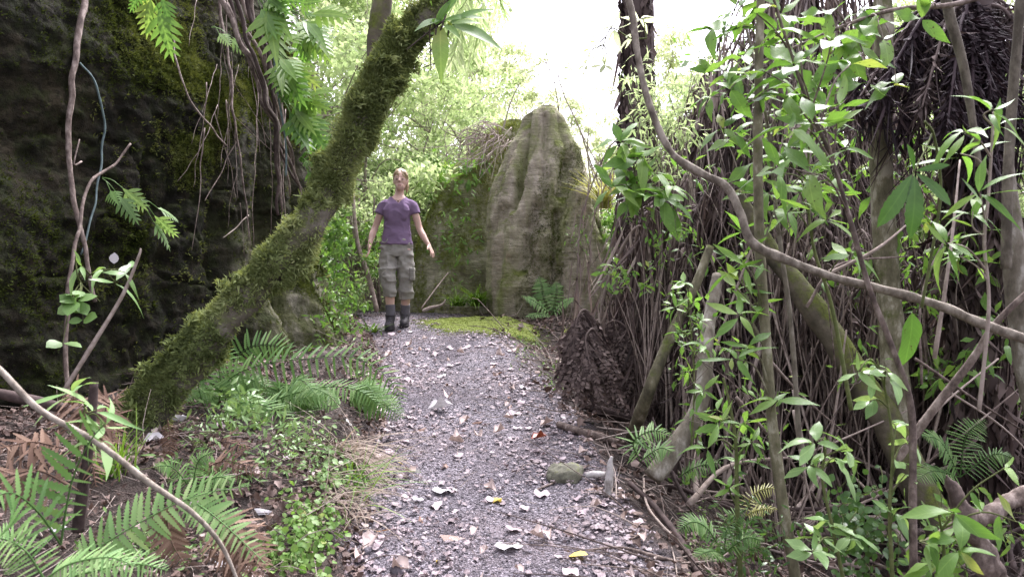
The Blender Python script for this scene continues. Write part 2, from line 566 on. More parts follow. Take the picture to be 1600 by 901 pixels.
def strata(nt, tc, c, h):
    # thin level lines worn into the stone and darker weather streaks down it
    v = mapv(nt, tc.outputs['Object'], (1.6, 1.6, 15))
    s = noise(nt, v, 2.2, 5, .7, .3)
    k = ramp(nt, s, [(.38, (1, 1, 1)), (.5, (0, 0, 0))])
    c = mixc(nt, ND(nt, 'ShaderNodeMath', {0: k, 1: .28}, operation='MULTIPLY').outputs[0], c, (.07, .06, .04))
    v2 = mapv(nt, tc.outputs['Object'], (3.5, 3.5, .35))
    s2 = noise(nt, v2, 1.3, 4, .6)
    c = mixc(nt, ramp(nt, s2, [(.42, (0, 0, 0)), (.68, (.85, .85, .85))]), c, (.155, .18, .055))
    s3 = noise(nt, tc.outputs['Object'], 1.9, 5, .65)
    c = mixc(nt, ramp(nt, s3, [(.56, (0, 0, 0)), (.70, (.9, .9, .9))]), c, (.10, .082, .05))
    s4 = noise(nt, mapv(nt, tc.outputs['Object'], (1.3, 1.3, .8)), 2.6, 3, .6)
    c = mixc(nt, ramp(nt, s4, [(.66, (0, 0, 0)), (.76, (.8, .8, .8))]), c, (.40, .31, .23))
    hh = ND(nt, 'ShaderNodeMath', {0: h, 1: s}, operation='ADD').outputs[0]
    return c, hh


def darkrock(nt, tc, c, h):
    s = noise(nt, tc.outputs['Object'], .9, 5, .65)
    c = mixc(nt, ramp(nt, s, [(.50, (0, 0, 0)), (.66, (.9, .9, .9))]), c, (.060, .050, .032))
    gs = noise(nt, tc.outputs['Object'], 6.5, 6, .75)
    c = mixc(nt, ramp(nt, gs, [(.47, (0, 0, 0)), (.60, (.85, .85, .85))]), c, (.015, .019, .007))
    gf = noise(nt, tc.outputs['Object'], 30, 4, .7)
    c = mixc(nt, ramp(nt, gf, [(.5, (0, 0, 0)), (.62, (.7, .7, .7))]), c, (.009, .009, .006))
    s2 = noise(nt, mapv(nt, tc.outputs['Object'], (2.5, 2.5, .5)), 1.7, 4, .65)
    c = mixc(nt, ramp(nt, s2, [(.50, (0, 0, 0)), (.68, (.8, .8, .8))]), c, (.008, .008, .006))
    # paler stone toward the path end of the outcrop
    sp = ND(nt, 'ShaderNodeSeparateXYZ', {0: tc.outputs['Object']})
    f = ND(nt, 'ShaderNodeMapRange', {'Value': sp.outputs[1], 'From Min': .80, 'From Max': 1.3}).outputs[0]
    fz = ND(nt, 'ShaderNodeMapRange', {'Value': sp.outputs[2], 'From Min': 1.6, 'From Max': 2.1, 'To Min': .85, 'To Max': .12}).outputs[0]
    f = ND(nt, 'ShaderNodeMath', {0: f, 1: fz}, operation='MULTIPLY').outputs[0]
    s3 = noise(nt, mapv(nt, tc.outputs['Object'], (5, 5, .6)), 1.5, 5, .65)
    pal = ramp(nt, s3, [(.35, (.045, .055, .02)), (.5, (.105, .11, .055)), (.68, (.24, .225, .18))])
    c = mixc(nt, f, c, pal)
    return c, h


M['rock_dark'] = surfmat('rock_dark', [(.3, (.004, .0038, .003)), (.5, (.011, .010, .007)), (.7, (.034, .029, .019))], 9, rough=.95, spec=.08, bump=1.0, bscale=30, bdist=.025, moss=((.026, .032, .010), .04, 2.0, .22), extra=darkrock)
M['rock_pale'] = surfmat('rock_pale', [(.3, (.19, .165, .12)), (.5, (.33, .295, .225)), (.7, (.48, .435, .35))], 4, rough=.9, bump=.8, bscale=22, bdist=.03, moss=((.17, .20, .05), .02, 2.6, .3), extra=strata)
M['rock_mid'] = surfmat('rock_mid', [(.3, (.20, .19, .13)), (.5, (.36, .34, .24)), (.7, (.50, .47, .37))], 4, rough=.9, bump=.8, bscale=18, bdist=.04, moss=((.21, .25, .07), .10, 2.4, .35), extra=strata)
M['stone'] = surfmat('stone', [(.3, (.08, .08, .06)), (.5, (.15, .15, .11)), (.7, (.24, .24, .18))], 12, bump=.6, moss=((.22, .25, .04), .0, 14, .1))
M['wood_white'] = surfmat('wood_white', [(.35, (.20, .18, .16)), (.5, (.42, .40, .38)), (.7, (.55, .53, .52))], 20, bump=.5)


def ground_mat():
    m, nt, out = mat_new('forest_floor')
    tc = ND(nt, 'ShaderNodeTexCoord')
    ob = tc.outputs['Object']
    a = ND(nt, 'ShaderNodeAttribute', attribute_name='rnd')
    vo = ND(nt, 'ShaderNodeTexVoronoi', {'Scale': 110., 'Vector': ob})
    cr = ND(nt, 'ShaderNodeSeparateColor', {0: vo.outputs['Color']})
    grav = ramp(nt, cr.outputs[0], [(0, (.05, .045, .052)), (.4, (.135, .122, .139)), (.8, (.235, .213, .24)), (1, (.38, .35, .385))])
    big = noise(nt, ob, 1.4, 4, .6)
    grav = mixc(nt, ramp(nt, big, [(.42, (0, 0, 0)), (.62, (.55, .55, .55))]), grav, (.15, .118, .125))
    edge = ramp(nt, vo.outputs['Distance'], [(.35, (1, 1, 1)), (.75, (.35, .35, .35))])
    grav = mixc(nt, 1.0, grav, edge, 'MULTIPLY')
    n2 = noise(nt, ob, 9, 6, .7)
    hum = ramp(nt, n2, [(.3, (.012, .009, .007)), (.55, (.035, .025, .020)), (.75, (.08, .06, .05))])
    damp = noise(nt, mapv(nt, ob, (1.5, .7, 1)), 1.6, 4, .6)
    grav = mixc(nt, ramp(nt, damp, [(.50, (0, 0, 0)), (.66, (.8, .8, .8))]), grav, mixc(nt, 1.0, grav, (.45, .42, .45), 'MULTIPLY'))
    c = mixc(nt, a.outputs['Fac'], hum, grav)
    nb = noise(nt, ob, 40, 5, .7)
    hv = ND(nt, 'ShaderNodeMath', {0: vo.outputs['Distance'], 1: -.8}, operation='MULTIPLY').outputs[0]
    hh = ND(nt, 'ShaderNodeMath', {0: hv, 1: nb}, operation='ADD').outputs[0]
    bp = ND(nt, 'ShaderNodeBump', {'Strength': .8, 'Distance': .012, 'Height': hh})
    b = ND(nt, 'ShaderNodeBsdfPrincipled', {'Base Color': c, 'Roughness': .85, 'Specular IOR Level': .25, 'Normal': bp.outputs[0]})
    nt.links.new(b.outputs[0], out.inputs[0])
    return m


M['ground'] = ground_mat()


def plain(name, c, rough=.6, spec=.3, var=.25, scale=30, bump=.2, bscale=80, stretch=(1, 1, 1)):
    lo = tuple(x * (1 - var) for x in c)
    hi = tuple(x * (1 + var) for x in c)
    return surfmat(name, [(.3, lo), (.7, hi)], scale, stretch, rough, bump, bscale, .003, spec=spec)


# ------------------------------------------------------------------ ground
def axis(lo, hi, step, far):
    core = np.arange(lo, hi, step)
    g = [step * 1.35 ** k for k in range(1, 60)]
    out = np.cumsum(g)
    out = out[out < far]
    return np.concatenate([(lo - out)[::-1], core, core[-1] + out])


xs = axis(-4.5, 4.5, .028, 260)
ys = axis(1.6, 10.5, .028, 260)
X, Y = np.meshgrid(xs, ys)
Z = gz(X.ravel(), Y.ravel())
pathness = 1 - sstep(-.12, .14, np.maximum((xc(Y) - hw(Y)) - X, X - (xc(Y) + hw(Y))).ravel() + .10 * fbm(np.stack([X.ravel(), Y.ravel(), 0 * Z], -1) * 4, 3))
nx, ny = len(xs), len(ys)
mb = MB()
i = np.arange(ny - 1)[:, None] * nx
j = np.arange(nx - 1)[None]
mb.add(np.stack([X.ravel(), Y.ravel(), Z], -1), np.stack([i + j, i + j + 1, i + nx + j + 1, i + nx + j], -1).reshape(-1, 4), rnd=pathness)
ground = mb.build('ground', M['ground'])
ground['kind'] = 'structure'


# ------------------------------------------------------------------ the big dark boulder
def grid_faces(nu, nv, wrap=False):
    i = np.arange(nv - 1)[:, None] * nu
    j = np.arange(nu if wrap else nu - 1)[None]
    j2 = (j + 1) % nu
    return np.stack([i + j, i + j2, i + nu + j2, i + nu + j], -1).reshape(-1, 4)


plan = spline([(-4.2, 1.6), (-3.15, 2.7), (-2.62, 4.0), (-2.28, 5.0), (-1.82, 6.0), (-1.52, 6.8), (-1.62, 7.6), (-2.2, 8.3), (-3.6, 8.9), (-6, 9.2)], 500)
tn = nrm(np.gradient(plan, axis=0))
inn = np.stack([-tn[:, 1], tn[:, 0]], -1)
zz = np.concatenate([np.linspace(-.1, 4.2, 330), np.linspace(4.25, 6.0, 25)])
lean = np.interp(zz, [-.1, .7, 1.1, 1.6, 2.2, 3.0, 3.9, 5, 6.0], [-.12, -.05, .03, .16, .27, .36, .52, 1.0, 2.4])
u = np.linspace(0, 1, 500)
uu, vv = np.meshgrid(np.arange(500), np.arange(len(zz)))
leanf = 1 + .55 * np.exp(-((u - .52) / .10) ** 2)
off = lean[vv] * leanf[uu]
bx = plan[uu, 0] + inn[uu, 0] * off
by = plan[uu, 1] + inn[uu, 1] * off
BV = np.stack([bx.ravel(), by.ravel(), zz[vv].ravel()], -1)
arc = np.cumsum(np.r_[0, np.linalg.norm(np.diff(plan, axis=0), axis=1)])
nn = np.stack([-inn[uu, 0].ravel(), -inn[uu, 1].ravel(), np.full(uu.size, .25)], -1)
flw = np.exp(-((arc[uu].ravel() - arc[258]) / 1.2) ** 2)
au = arc[uu].ravel() + .12 * fbm(BV * 1.2, 2)
flute = (np.abs(np.sin(au * 5.2)) ** .7 - .5) * .16 * flw * (1 - sstep(2.2, 3.2, BV[:, 2]))
dsp = fbm(BV * .75, 2) * .11 + fbm(BV * A([2.2, 2.2, 2.6]) + 7, 5, 2.1, .5) * .026 + (1 - np.abs(fbm(BV * A([1., 1., 1.6]) + 31, 3))) ** 4 * .02 + fbm(BV * A([1.2, 1.2, 9]), 3) * .014 + fbm(BV * 15, 3) * .012 + fbm(BV * 34, 2) * .006 + flute
for q_, sc3 in ((51, (.8, .8, 1.7)), (77, (1.5, 1.5, .7))):
    dsp = dsp - .028 * np.exp(-(fbm(BV * A(sc3) + q_, 4) / .035) ** 2)
dsp = dsp + .03 * sstep(.05, .3, fbm(BV * 1.9 + 60, 3)) * (.6 + .4 * fbm(BV * 9, 2))
BV = BV + nn * dsp[:, None]
mbB = MB()
mbB.add(BV, grid_faces(500, len(zz)), rnd=.5)
boulder = thing('boulder', 'huge dark mossy boulder with hanging roots rising beside the left of the path', 'boulder', (-2.4, 5, 0))
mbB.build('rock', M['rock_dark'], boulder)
Vb, qb, _, _ = mbB.arrays()
bvhB = BVHTree.FromPolygons(Vb.tolist(), qb.tolist())
CAM = Vector((0, 0, CAMZ))


def onrock(px, py, gap=.05, fallback=6.0):
    p = P(px, py, 1.0)
    d = Vector(p) - CAM
    hit = bvhB.ray_cast(CAM, d.normalized())
    if hit[0] is None:
        return P(px, py, fallback)
    return A(hit[0]) + A(hit[1]) * gap * (1 if hit[1].dot(d) < 0 else -1)


def tri_sample(V, q, n, wfun=None):
    a, b, c, d = V[q[:, 0]], V[q[:, 1]], V[q[:, 2]], V[q[:, 3]]
    nr = np.cross(c - a, d - b)
    ar = np.linalg.norm(nr, axis=1) / 2
    w = ar.copy()
    if wfun is not None:
        w = w * wfun((a + c) / 2, nrm(nr))
    k = rng.choice(len(q), n, p=w / w.sum())
    s, t = rng.random((n, 1)), rng.random((n, 1))
    return a[k] * (1 - s) * (1 - t) + b[k] * s * (1 - t) + c[k] * s * t + d[k] * (1 - s) * t, nrm(nr[k])


def rnd_dirs(n, N, spread=1.0):
    r = rng.normal(size=(n, 3))
    r -= N * np.sum(r * N, -1, keepdims=True)
    return nrm(r)


def fix_normals(nr, outdir):
    s = np.sign(np.sum(nr * outdir, -1, keepdims=True))
    s[s == 0] = 1
    return nr * s


def moss_coat(mb, p, n, size, T=T_moss, lo=.1, hi=.95):
    r = np.clip(.5 + .35 * fbm(p * 5, 2) + rng.normal(0, .14, len(p)), lo, hi)
    kk = rng.integers(0, 4, len(p))
    sz = size * (.5 + rng.random(len(p)))
    dd = rnd_dirs(len(p), n)
    if T is not T_moss:
        inst(mb, T, p - n * .004, dd, n, sz, r)
        return
    for j in range(4):
        m = kk == j
        inst(mb, T_clumps[j], (p - n * .004)[m], dd[m], n[m], sz[m] * .8, r[m])


def w_boul(c, n):
    m = sstep(-.1, .5, fbm(c * 1.6 + 4, 3))
    vis = (c[:, 1] > 2.5) * (c[:, 1] < 8.2) * (c[:, 2] < 3.8) * (c[:, 2] > .3)
    edge = .5 + 2.2 * sstep(4.9, 5.9, c[:, 1])
    return (m * edge + .06) * vis


p, n = tri_sample(Vb, qb, 62000, w_boul)
n = fix_normals(n, np.stack([np.ones(len(p)), -.5 * np.ones(len(p)), 0 * p[:, 0]], -1))
mb = MB()
k = p[:, 1] < 5.0 + .3 * fbm(p * 2, 2)
moss_coat(mb, p[k], n[k], .020, hi=.26, lo=.0)
moss_coat(mb, p[~k], n[~k], .026, hi=.9)
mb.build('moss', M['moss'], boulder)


# ------------------------------------------------------------------ fluted rock pinnacle, its neighbour
def rock_tower(mb, edges, d, depth, n=220, nz=190, flut=9, amp=.06, seed=0, grooves=(), power=2.4):
    e = A(edges, float)
    py = np.linspace(e[0, 0], e[-1, 0], nz)
    L = np.interp(py, e[:, 0], e[:, 1])
    R = np.interp(py, e[:, 0], e[:, 2])
    k = np.ones(7) / 7
    L = np.convolve(np.pad(L, 3, 'edge'), k, 'valid')
    R = np.convolve(np.pad(R, 3, 'edge'), k, 'valid')
    cx = ((L + R) / 2 - 800) / F * d
    rx = (R - L) / 2 / F * d
    z = CAMZ - (py - 450.5) / F * d
    a = np.arange(n) / n * 2 * np.pi
    ca, sa = np.cos(a), np.sin(a)
    pw = 2 / power
    ex = np.sign(ca) * np.abs(ca) ** pw
    ey = np.sign(sa) * np.abs(sa) ** pw
    V = np.stack([cx[:, None] + rx[:, None] * ex, d + depth * (rx[:, None] * .75 + .08) * ey, np.broadcast_to(z[:, None], (nz, n))], -1)
    V = V.reshape(-1, 3)
    nv = np.stack([np.broadcast_to(ca, (nz, n)), np.broadcast_to(sa, (nz, n)), np.full((nz, n), .15)], -1).reshape(-1, 3)
    aa = np.broadcast_to(a, (nz, n)).ravel()
    w = np.broadcast_to(rx[:, None], (nz, n)).ravel()
    drift = .35 * fbm(V * .9 + seed, 2)
    fl = (np.abs(np.sin((aa + drift) * flut / 2)) ** .6 - .6) * amp
    ds = fl * np.minimum(1, w / .4) + fbm(V * 1.7 + seed, 3) * .05 + fbm(V * A([1.5, 1.5, 14]) + seed, 3) * .006 + fbm(V * 11 + seed, 3) * .01
    # front face position in pixels, for the worn hollows
    fx = 800 + V[:, 0] / d * F
    fy = 450.5 - (V[:, 2] - CAMZ) / d * F
    for (gx0, gy0, gx1, gy1, gw, gd) in grooves:
        t = np.clip(((fx - gx0) * (gx1 - gx0) + (fy - gy0) * (gy1 - gy0)) / ((gx1 - gx0) ** 2 + (gy1 - gy0) ** 2), 0, 1)
        dist = np.hypot(fx - gx0 - t * (gx1 - gx0), fy - gy0 - t * (gy1 - gy0))
        ds = ds - gd * np.exp(-(dist / gw) ** 2) * (V[:, 1] < d)
    V = V + nv * ds[:, None]
    top = V[:n].mean(0)
    V = np.vstack([V, top])
    q = grid_faces(n, nz, True)
    t = [[n * nz, k, (k + 1) % n] for k in range(n)]
    mb.add(V, q, t, .5)
    return V[:-1], q


pin = thing('rock_pinnacle', 'tall tapering fluted limestone rock with green algae streaks at the end of the path', 'rock', P(855, 480, 10))
mb = MB()
V1, q1 = rock_tower(mb, [(169, 851, 859), (174, 838, 868), (184, 824, 878), (205, 814, 886), (235, 797, 901), (262, 783, 913), (300, 768, 925), (350, 764, 937), (400, 762, 946), (450, 760, 953), (480, 764, 958), (540, 770, 962)],
                    10.0, 1.0, flut=7, amp=.055, seed=3,
                    grooves=((826, 176, 800, 330, 6, .13), (850, 190, 846, 330, 5, .06), (884, 262, 872, 310, 9, .10), (800, 300, 772, 360, 10, .05), (835, 330, 815, 420, 9, .10), (866, 340, 860, 455, 6, .09), (908, 335, 893, 440, 8, .06), (790, 330, 778, 450, 7, .06)))
mb.build('rock', M['rock_pale'], pin)
mb2 = MB()
V2, q2 = rock_tower(mb2, [(284, 902, 912), (300, 893, 920), (330, 882, 931), (365, 872, 940), (410, 866, 950), (460, 862, 957), (540, 860, 966)], 9.55, .9, flut=5, amp=.05, seed=9)
mb2.build('spur', M['rock_pale'], pin)
mb = MB()
for V_, q_, nn_ in ((V1, q1, 9000), (V2, q2, 2000)):
    p, n = tri_sample(V_, q_, nn_, lambda c, n: (sstep(.1, .6, fbm(c * A([2.2, 2.2, .8]) + 2, 3)) + .01) * (c[:, 1] < 10.2))
    n = fix_normals(n, p - A([p[:, 0].mean(), 10.3, 0]) * A([1, 1, 0]) - p * A([0, 0, 1]))
    moss_coat(mb, p, n, .020)
mb.build('moss', M['moss'], pin)

mr = thing('mossy_rock', 'low rounded mossy rock with creeping plants behind the woman', 'rock', P(700, 480, 11.2))
mb = MB()
V3, q3 = rock_tower(mb, [(190, 792, 812), (205, 770, 822), (230, 742, 826), (262, 708, 828), (292, 680, 828), (330, 668, 830), (375, 656, 832), (420, 646, 832), (470, 640, 832), (530, 636, 832)],
                    11.3, 1.0, flut=6, amp=.07, seed=21, power=2.0)
mb.build('rock', M['rock_mid'], mr)
mb = MB()
p, n = tri_sample(V3, q3, 7000, lambda c, n: (sstep(-.2, .4, fbm(c * 1.8 + 8, 3)) + .05) * (c[:, 1] < 11.6))
n = fix_normals(n, p - A([-.9, 11.8, 1.2]))
moss_coat(mb, p, n, .032, hi=1.)
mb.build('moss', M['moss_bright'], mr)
# low dark rock wall at the woman's back
mb = MB()
V4, q4 = rock_tower(mb, [(336, 560, 640), (350, 545, 668), (380, 540, 676), (430, 536, 680), (530, 534, 684)], 12.0, .5, flut=9, amp=.10, seed=33, power=3)
lr = thing('rock_ledge', 'low shaded rock ledge covered by leaves directly behind the woman', 'rock', P(610, 480, 12))
mb.build('rock', M['rock_mid'], lr)


# ------------------------------------------------------------------ moss patch on the crest
def moss_patch(name, label, pxc, pyc, rx, ry, h, mat, ntuft, rot=0.):
    c = G(pxc, pyc)
    mb = MB()
    nr, na = 34, 110
    a = np.arange(na) / na * 2 * np.pi
    edge = 1 + .30 * fbm(np.stack([np.cos(a) * 1.6 + c[0], np.sin(a) * 1.6, 0 * a + c[1]], -1), 4)
    r = np.linspace(0.02, 1, nr)
    x = (r[:, None] * edge * np.cos(a) * rx)
    y = (r[:, None] * edge * np.sin(a) * ry)
    xr = c[0] + x * math.cos(rot) - y * math.sin(rot)
    yr = c[1] + x * math.sin(rot) + y * math.cos(rot)
    z = gz(xr.ravel(), yr.ravel())
    pp = np.stack([xr.ravel(), yr.ravel(), z], -1)
    rr = np.repeat(r, na)
    pp[:, 2] += h * (1 - rr ** 2.5) + .012 * fbm(pp * 9, 3) - .012 * rr ** 6
    q = grid_faces(na, nr, True)
    mb.add(pp, q, rnd=.5)
    p, n = tri_sample(pp, q, ntuft)
    n = fix_normals(n, np.broadcast_to(UP, n.shape))
    moss_coat(mb, p, n, .012, lo=.3)
    m_ = ntuft // 3
    a2 = rng.uniform(0, 6.28, m_)
    r2 = np.abs(rng.normal(.96, .16, m_)) * (1 + .3 * fbm(np.stack([np.cos(a2) * 1.6 + c[0], np.sin(a2) * 1.6, 0 * a2 + c[1]], -1), 4))
    x2, y2 = r2 * np.cos(a2) * rx, r2 * np.sin(a2) * ry
    x3, y3 = c[0] + x2 * math.cos(rot) - y2 * math.sin(rot), c[1] + x2 * math.sin(rot) + y2 * math.cos(rot)
    moss_coat(mb, np.stack([x3, y3, gz(x3, y3)], -1), np.broadcast_to(UP, (m_, 3)), .016, lo=.1)
    o = mb.build(name, mat, loc=c)
    return tag(o, label, 'moss')


M['moss_patch'] = leafmat('moss_patch', [(.1, (.10, .14, .035)), (.5, (.185, .23, .06)), (.9, (.28, .32, .10))], .2, .9, .1)
moss_patch('moss_patch', 'bright yellow-green moss carpet spread over the crest of the path', 752, 507, .52, .74, .045, M['moss_patch'], 14000, .55)
moss_patch('moss_patch', 'small narrow strip of moss on the ground near the fern below the pinnacle', 905, 542, .17, .4, .02, M['moss_bright'], 1200)


# ------------------------------------------------------------------ litter, gravel, twigs
def in_view(n, ylo, yhi, mode):
    y = ylo + (yhi - ylo) * rng.random(n) ** 1.25
    if mode == 'path':
        x = xc(y) + hw(y) * rng.uniform(-1.1, 1.1, n)
    elif mode == 'left':
        x = xc(y) - hw(y) - rng.random(n) ** 1.1 * 2.3
    else:
        x = xc(y) + hw(y) + rng.random(n) ** .9 * 3.6 * np.minimum(1, y / 5) - .05
    return x, y


def ground_normal(x, y):
    e = .03
    zx = (gz(x + e, y) - gz(x - e, y)) / (2 * e)
    zy = (gz(x, y + e) - gz(x, y - e)) / (2 * e)
    return nrm(np.stack([-zx, -zy, np.ones_like(zx)], -1))


def scatter_leaves(mb, n, mode, ylo, yhi, smin, smax, tilt=.35, lift=.008):
    x, y = in_view(n * 2, ylo, yhi, mode)
    # leaves gather in drifts, more of them toward the sides than in the trodden middle
    f = fbm(np.stack([x * 2.2, y * 1.6, 0 * x], -1), 3)
    if mode == 'path':
        f = f * .8 + .9 * np.abs(x - xc(y)) / hw(y) - .25
    k = np.argsort(-(f + rng.normal(0, .45, len(x))))[:n]
    x, y = x[k], y[k]
    z = gz(x, y)
    N = nrm(ground_normal(x, y) + rng.normal(0, tilt, (n, 3)))
    D = rnd_dirs(n, N)
    s = smin + (smax - smin) * rng.random(n) ** 1.8
    pos = np.stack([x, y, z + lift + .012 * rng.random(n)], -1)
    k = rng.choice(3, n, p=(.2, .2, .6) if mode == 'path' else (.34, .33, .33))
    r = np.clip(rng.normal(.40 if mode == 'path' else .45, .24, n), 0, 1)
    for q, T in enumerate((T_dry, T_dry2, T_dry3)):
        m = k == q
        inst(mb, T, pos[m], D[m], N[m], s[m], r[m], rng.uniform(.7, 1.3, m.sum()))


mb = MB()
scatter_leaves(mb, 6800, 'path', 2.2, 10.2, .008, .044, .10)
tag(mb.build('leaf_litter', M['litter_path']), 'dry pinkish leaf fragments strewn all over the gravel path', 'leaf litter', kind='stuff')
mb = MB()
scatter_leaves(mb, 17000, 'left', 1.5, 9, .010, .052, .55, .012)
tag(mb.build('leaf_litter', M['litter_bank']), 'brown leaf litter covering the bank between path and boulder', 'leaf litter', kind='stuff')
mb = MB()
scatter_leaves(mb, 9000, 'right', 1.5, 10, .02, .075, .5, .015)
tag(mb.build('leaf_litter', M['litter_bank']), 'brown leaf litter below the tree ferns right of the path', 'leaf litter', kind='stuff')

# gravel stones
ico = A([(0, 0, 1), (.89, 0, .45), (.28, .85, .45), (-.72, .53, .45), (-.72, -.53, .45), (.28, -.85, .45),
         (.72, .53, -.45), (-.28, .85, -.45), (-.89, 0, -.45), (-.28, -.85, -.45), (.72, -.53, -.45), (0, 0, -1)])
icof = A([(0, 1, 2), (0, 2, 3), (0, 3, 4), (0, 4, 5), (0, 5, 1), (1, 6, 2), (2, 7, 3), (3, 8, 4), (4, 9, 5), (5, 10, 1),
          (6, 7, 2), (7, 8, 3), (8, 9, 4), (9, 10, 5), (10, 6, 1), (11, 7, 6), (11, 8, 7), (11, 9, 8), (11, 10, 9), (11, 6, 10)])
T_peb = (ico * A([1, .8, .55]), np.zeros((0, 4), int), icof)
M['gravel'] = surfmat('gravel', [(.25, (.05, .046, .052)), (.5, (.13, .118, .132)), (.75, (.26, .24, .262))], 14, bump=.4)
mb = MB()
x, y = in_view(15000, 2.2, 8.5, 'path')
s = rng.uniform(.003, .0085, len(x))
inst(mb, T_peb, np.stack([x, y, gz(x, y) + s * .15], -1), rnd_dirs(len(x), np.broadcast_to(UP, (len(x), 3))), nrm(UP + rng.normal(0, .4, (len(x), 3))), s, rng.random(len(x)))
x, y = in_view(1500, 2.2, 8.5, 'path')
s = rng.uniform(.008, .018, len(x))
inst(mb, T_peb, np.stack([x, y, gz(x, y) - s * .15], -1), rnd_dirs(len(x), np.broadcast_to(UP, (len(x), 3))), nrm(UP + rng.normal(0, .3, (len(x), 3))), s, rng.random(len(x)))
tag(mb.build('gravel', M['gravel'], smooth=False), 'grey crushed gravel forming the surface of the path', 'gravel', kind='stuff')


def twig_scatter(mb, n, mode, ylo, yhi, l0, l1, r):
    x, y = in_view(n, ylo, yhi, mode)
    N = ground_normal(x, y)
    D = nrm(rnd_dirs(n, N) + N * rng.normal(.08, .15, (n, 1)))
    z = gz(x, y) + .012
    for k in range(n):
        L = rng.uniform(l0, l1)
        a = A([x[k], y[k], z[k]])
        b = a + D[k] * L
        mid = (a + b) / 2 + rng.normal(0, .06 * L, 3)
        mid[2] = max(mid[2], g1(mid[0], mid[1]) + .005)
        b[2] = max(b[2], g1(b[0], b[1]) + .004)
        tube(mb, [a, mid, b], [r * rng.uniform(.6, 1.4), r * .4], 4, 5, rnd=rng.random(), caps=False)


mb = MB()
twig_scatter(mb, 420, 'path', 2.3, 9.5, .04, .18, .0016)
twig_scatter(mb, 1300, 'left', 1.6, 8.5, .08, .4, .0026)
twig_scatter(mb, 1500, 'right', 1.8, 9, .1, .8, .004)
tag(mb.build('twig_litter', M['twig_brown']), 'fine dead twigs and leaf stalks littering the forest floor', 'twigs', kind='stuff')

# separate larger fallen leaves
protos = []
for q, (T, mk, lab) in enumerate([(T_dry, 'litter_tan', 'curled tan dead leaf lying loose on the ground by the path'),
                                  (T_dry3, 'litter_pink', 'flat pinkish grey dead leaf lying loose on the ground by the path'),
                                  (T_dry2, 'litter_brown', 'dark brown folded dead leaf lying loose on the ground by the path'),
                                  (T_dry3, 'litter_white', 'bleached pale dead leaf lying loose on the ground by the path')]):
    for v in range(2):
        b = MB()
        TT = (T[0] * A([1 + .25 * v, 1, 1 + .6 * v]) - A([0, .5, 0]), T[1], T[2])
        b.add(TT[0], TT[1], rnd=.3 + .4 * v)
        protos.append((b.mesh('fallen_leaf', M[mk]), lab))
kind = rng.choice(8, 215, p=[.18, .17, .21, .2, .12, .08, .02, .02])
for k in range(215):
    mode = 'path' if k < 150 else ('left' if k < 185 else 'right')
    x, y = in_view(1, 2.4, 8.3, mode)
    me, lab = protos[kind[k]]
    o = bpy.data.objects.new('fallen_leaf', me)
    C.objects.link(o)
    N = nrm(ground_normal(x, y)[0] + rng.normal(0, .13, 3))
    D = rnd_dirs(1, N[None])[0]
    Xx, Yy, Zz = frames(D[None], N[None])
    o.matrix_world = Matrix.Translation((float(x[0]), float(y[0]), float(gz(x, y)[0]) + .018)) @ Matrix(A([Xx[0], Yy[0], Zz[0]]).T.tolist()).to_4x4() @ Matrix.Scale(float(rng.uniform(.045, .095)), 4)
    tag(o, lab, 'leaf', 'dead leaves fallen about the path')


def one_leaf(px, py, size, T, mk, label, ang=0., tilt=(0, 0), lift=.02):
    c = G(px, py, lift)
    N = nrm(A([tilt[0], tilt[1], 1.]))
    D = A([math.cos(ang), math.sin(ang), 0.])
    b = MB()
    inst(b, T, c - D * size / 2, D, N, size, .5)
    tag(b.build('fallen_leaf', M[mk], loc=c), label, 'leaf')


one_leaf(903, 872, .085, T_round, 'litter_yellow', 'round pale yellow leaf lying on the gravel beside a long brown frond', 2.8)
one_leaf(842, 690, .10, T_dry, 'litter_red', 'glossy dark red leaf on the path above the grey stone', .3)
one_leaf(628, 726, .07, T_leaf, 'litter_yellow', 'small bright yellow leaf at the edge by the dry grass', 1.0)
one_leaf(600, 837, .07, T_leaf, 'litter_orange', 'small orange leaf near the bank edge', .2)
one_leaf(770, 782, .12, T_dry2, 'litter_yellow', 'curled mustard yellow leaf in the middle of the path', 2.4)
one_leaf(588, 641, .10, T_round, 'litter_tan', 'round tan leaf caught on the mossy step under the ferns', .4, (0, -.5))
one_leaf(684, 880, .05, T_leaf, 'litter_yellow', 'tiny yellow leaf among brown litter close to the camera', 1.7)
one_leaf(276, 661, .11, T_dry2, 'litter_white', 'broad white leaf at the foot of the leaning trunk', .3, (0, -.9), .05)
one_leaf(240, 701, .09, T_dry, 'litter_white', 'smaller white leaf under the leaning trunk, below a bigger one', .6, (0, -.7), .04)
one_leaf(411, 806, .07, T_dry2, 'litter_white', 'crumpled white leaf beside the brown fern on the bank', .2, (0, -.4), .03)
one_leaf(350, 895, .06, T_round, 'litter_white', 'smooth white leaf at the lower end of the slanting bare branch', .1, (0, -.5), .04)
one_leaf(90, 846, .06, T_dry3, 'litter_white', 'white leaf scrap on the bank among the green ferns', .8, (0, -.5), .05)
one_leaf(688, 643, .17, T_dry, 'litter_white', 'long pale curled leaf across the upper path', .15)
one_leaf(695, 770, .13, T_dry3, 'litter_white', 'torn whitish leaf lying mid path', .3)
one_leaf(795, 858, .12, T_dry3, 'litter_white', 'skeletal bleached leaf with holes on the gravel near the camera', .2)
one_leaf(715, 842, .15, T_dry2, 'litter_brown', 'long dark dead leaf on the near path', .1)


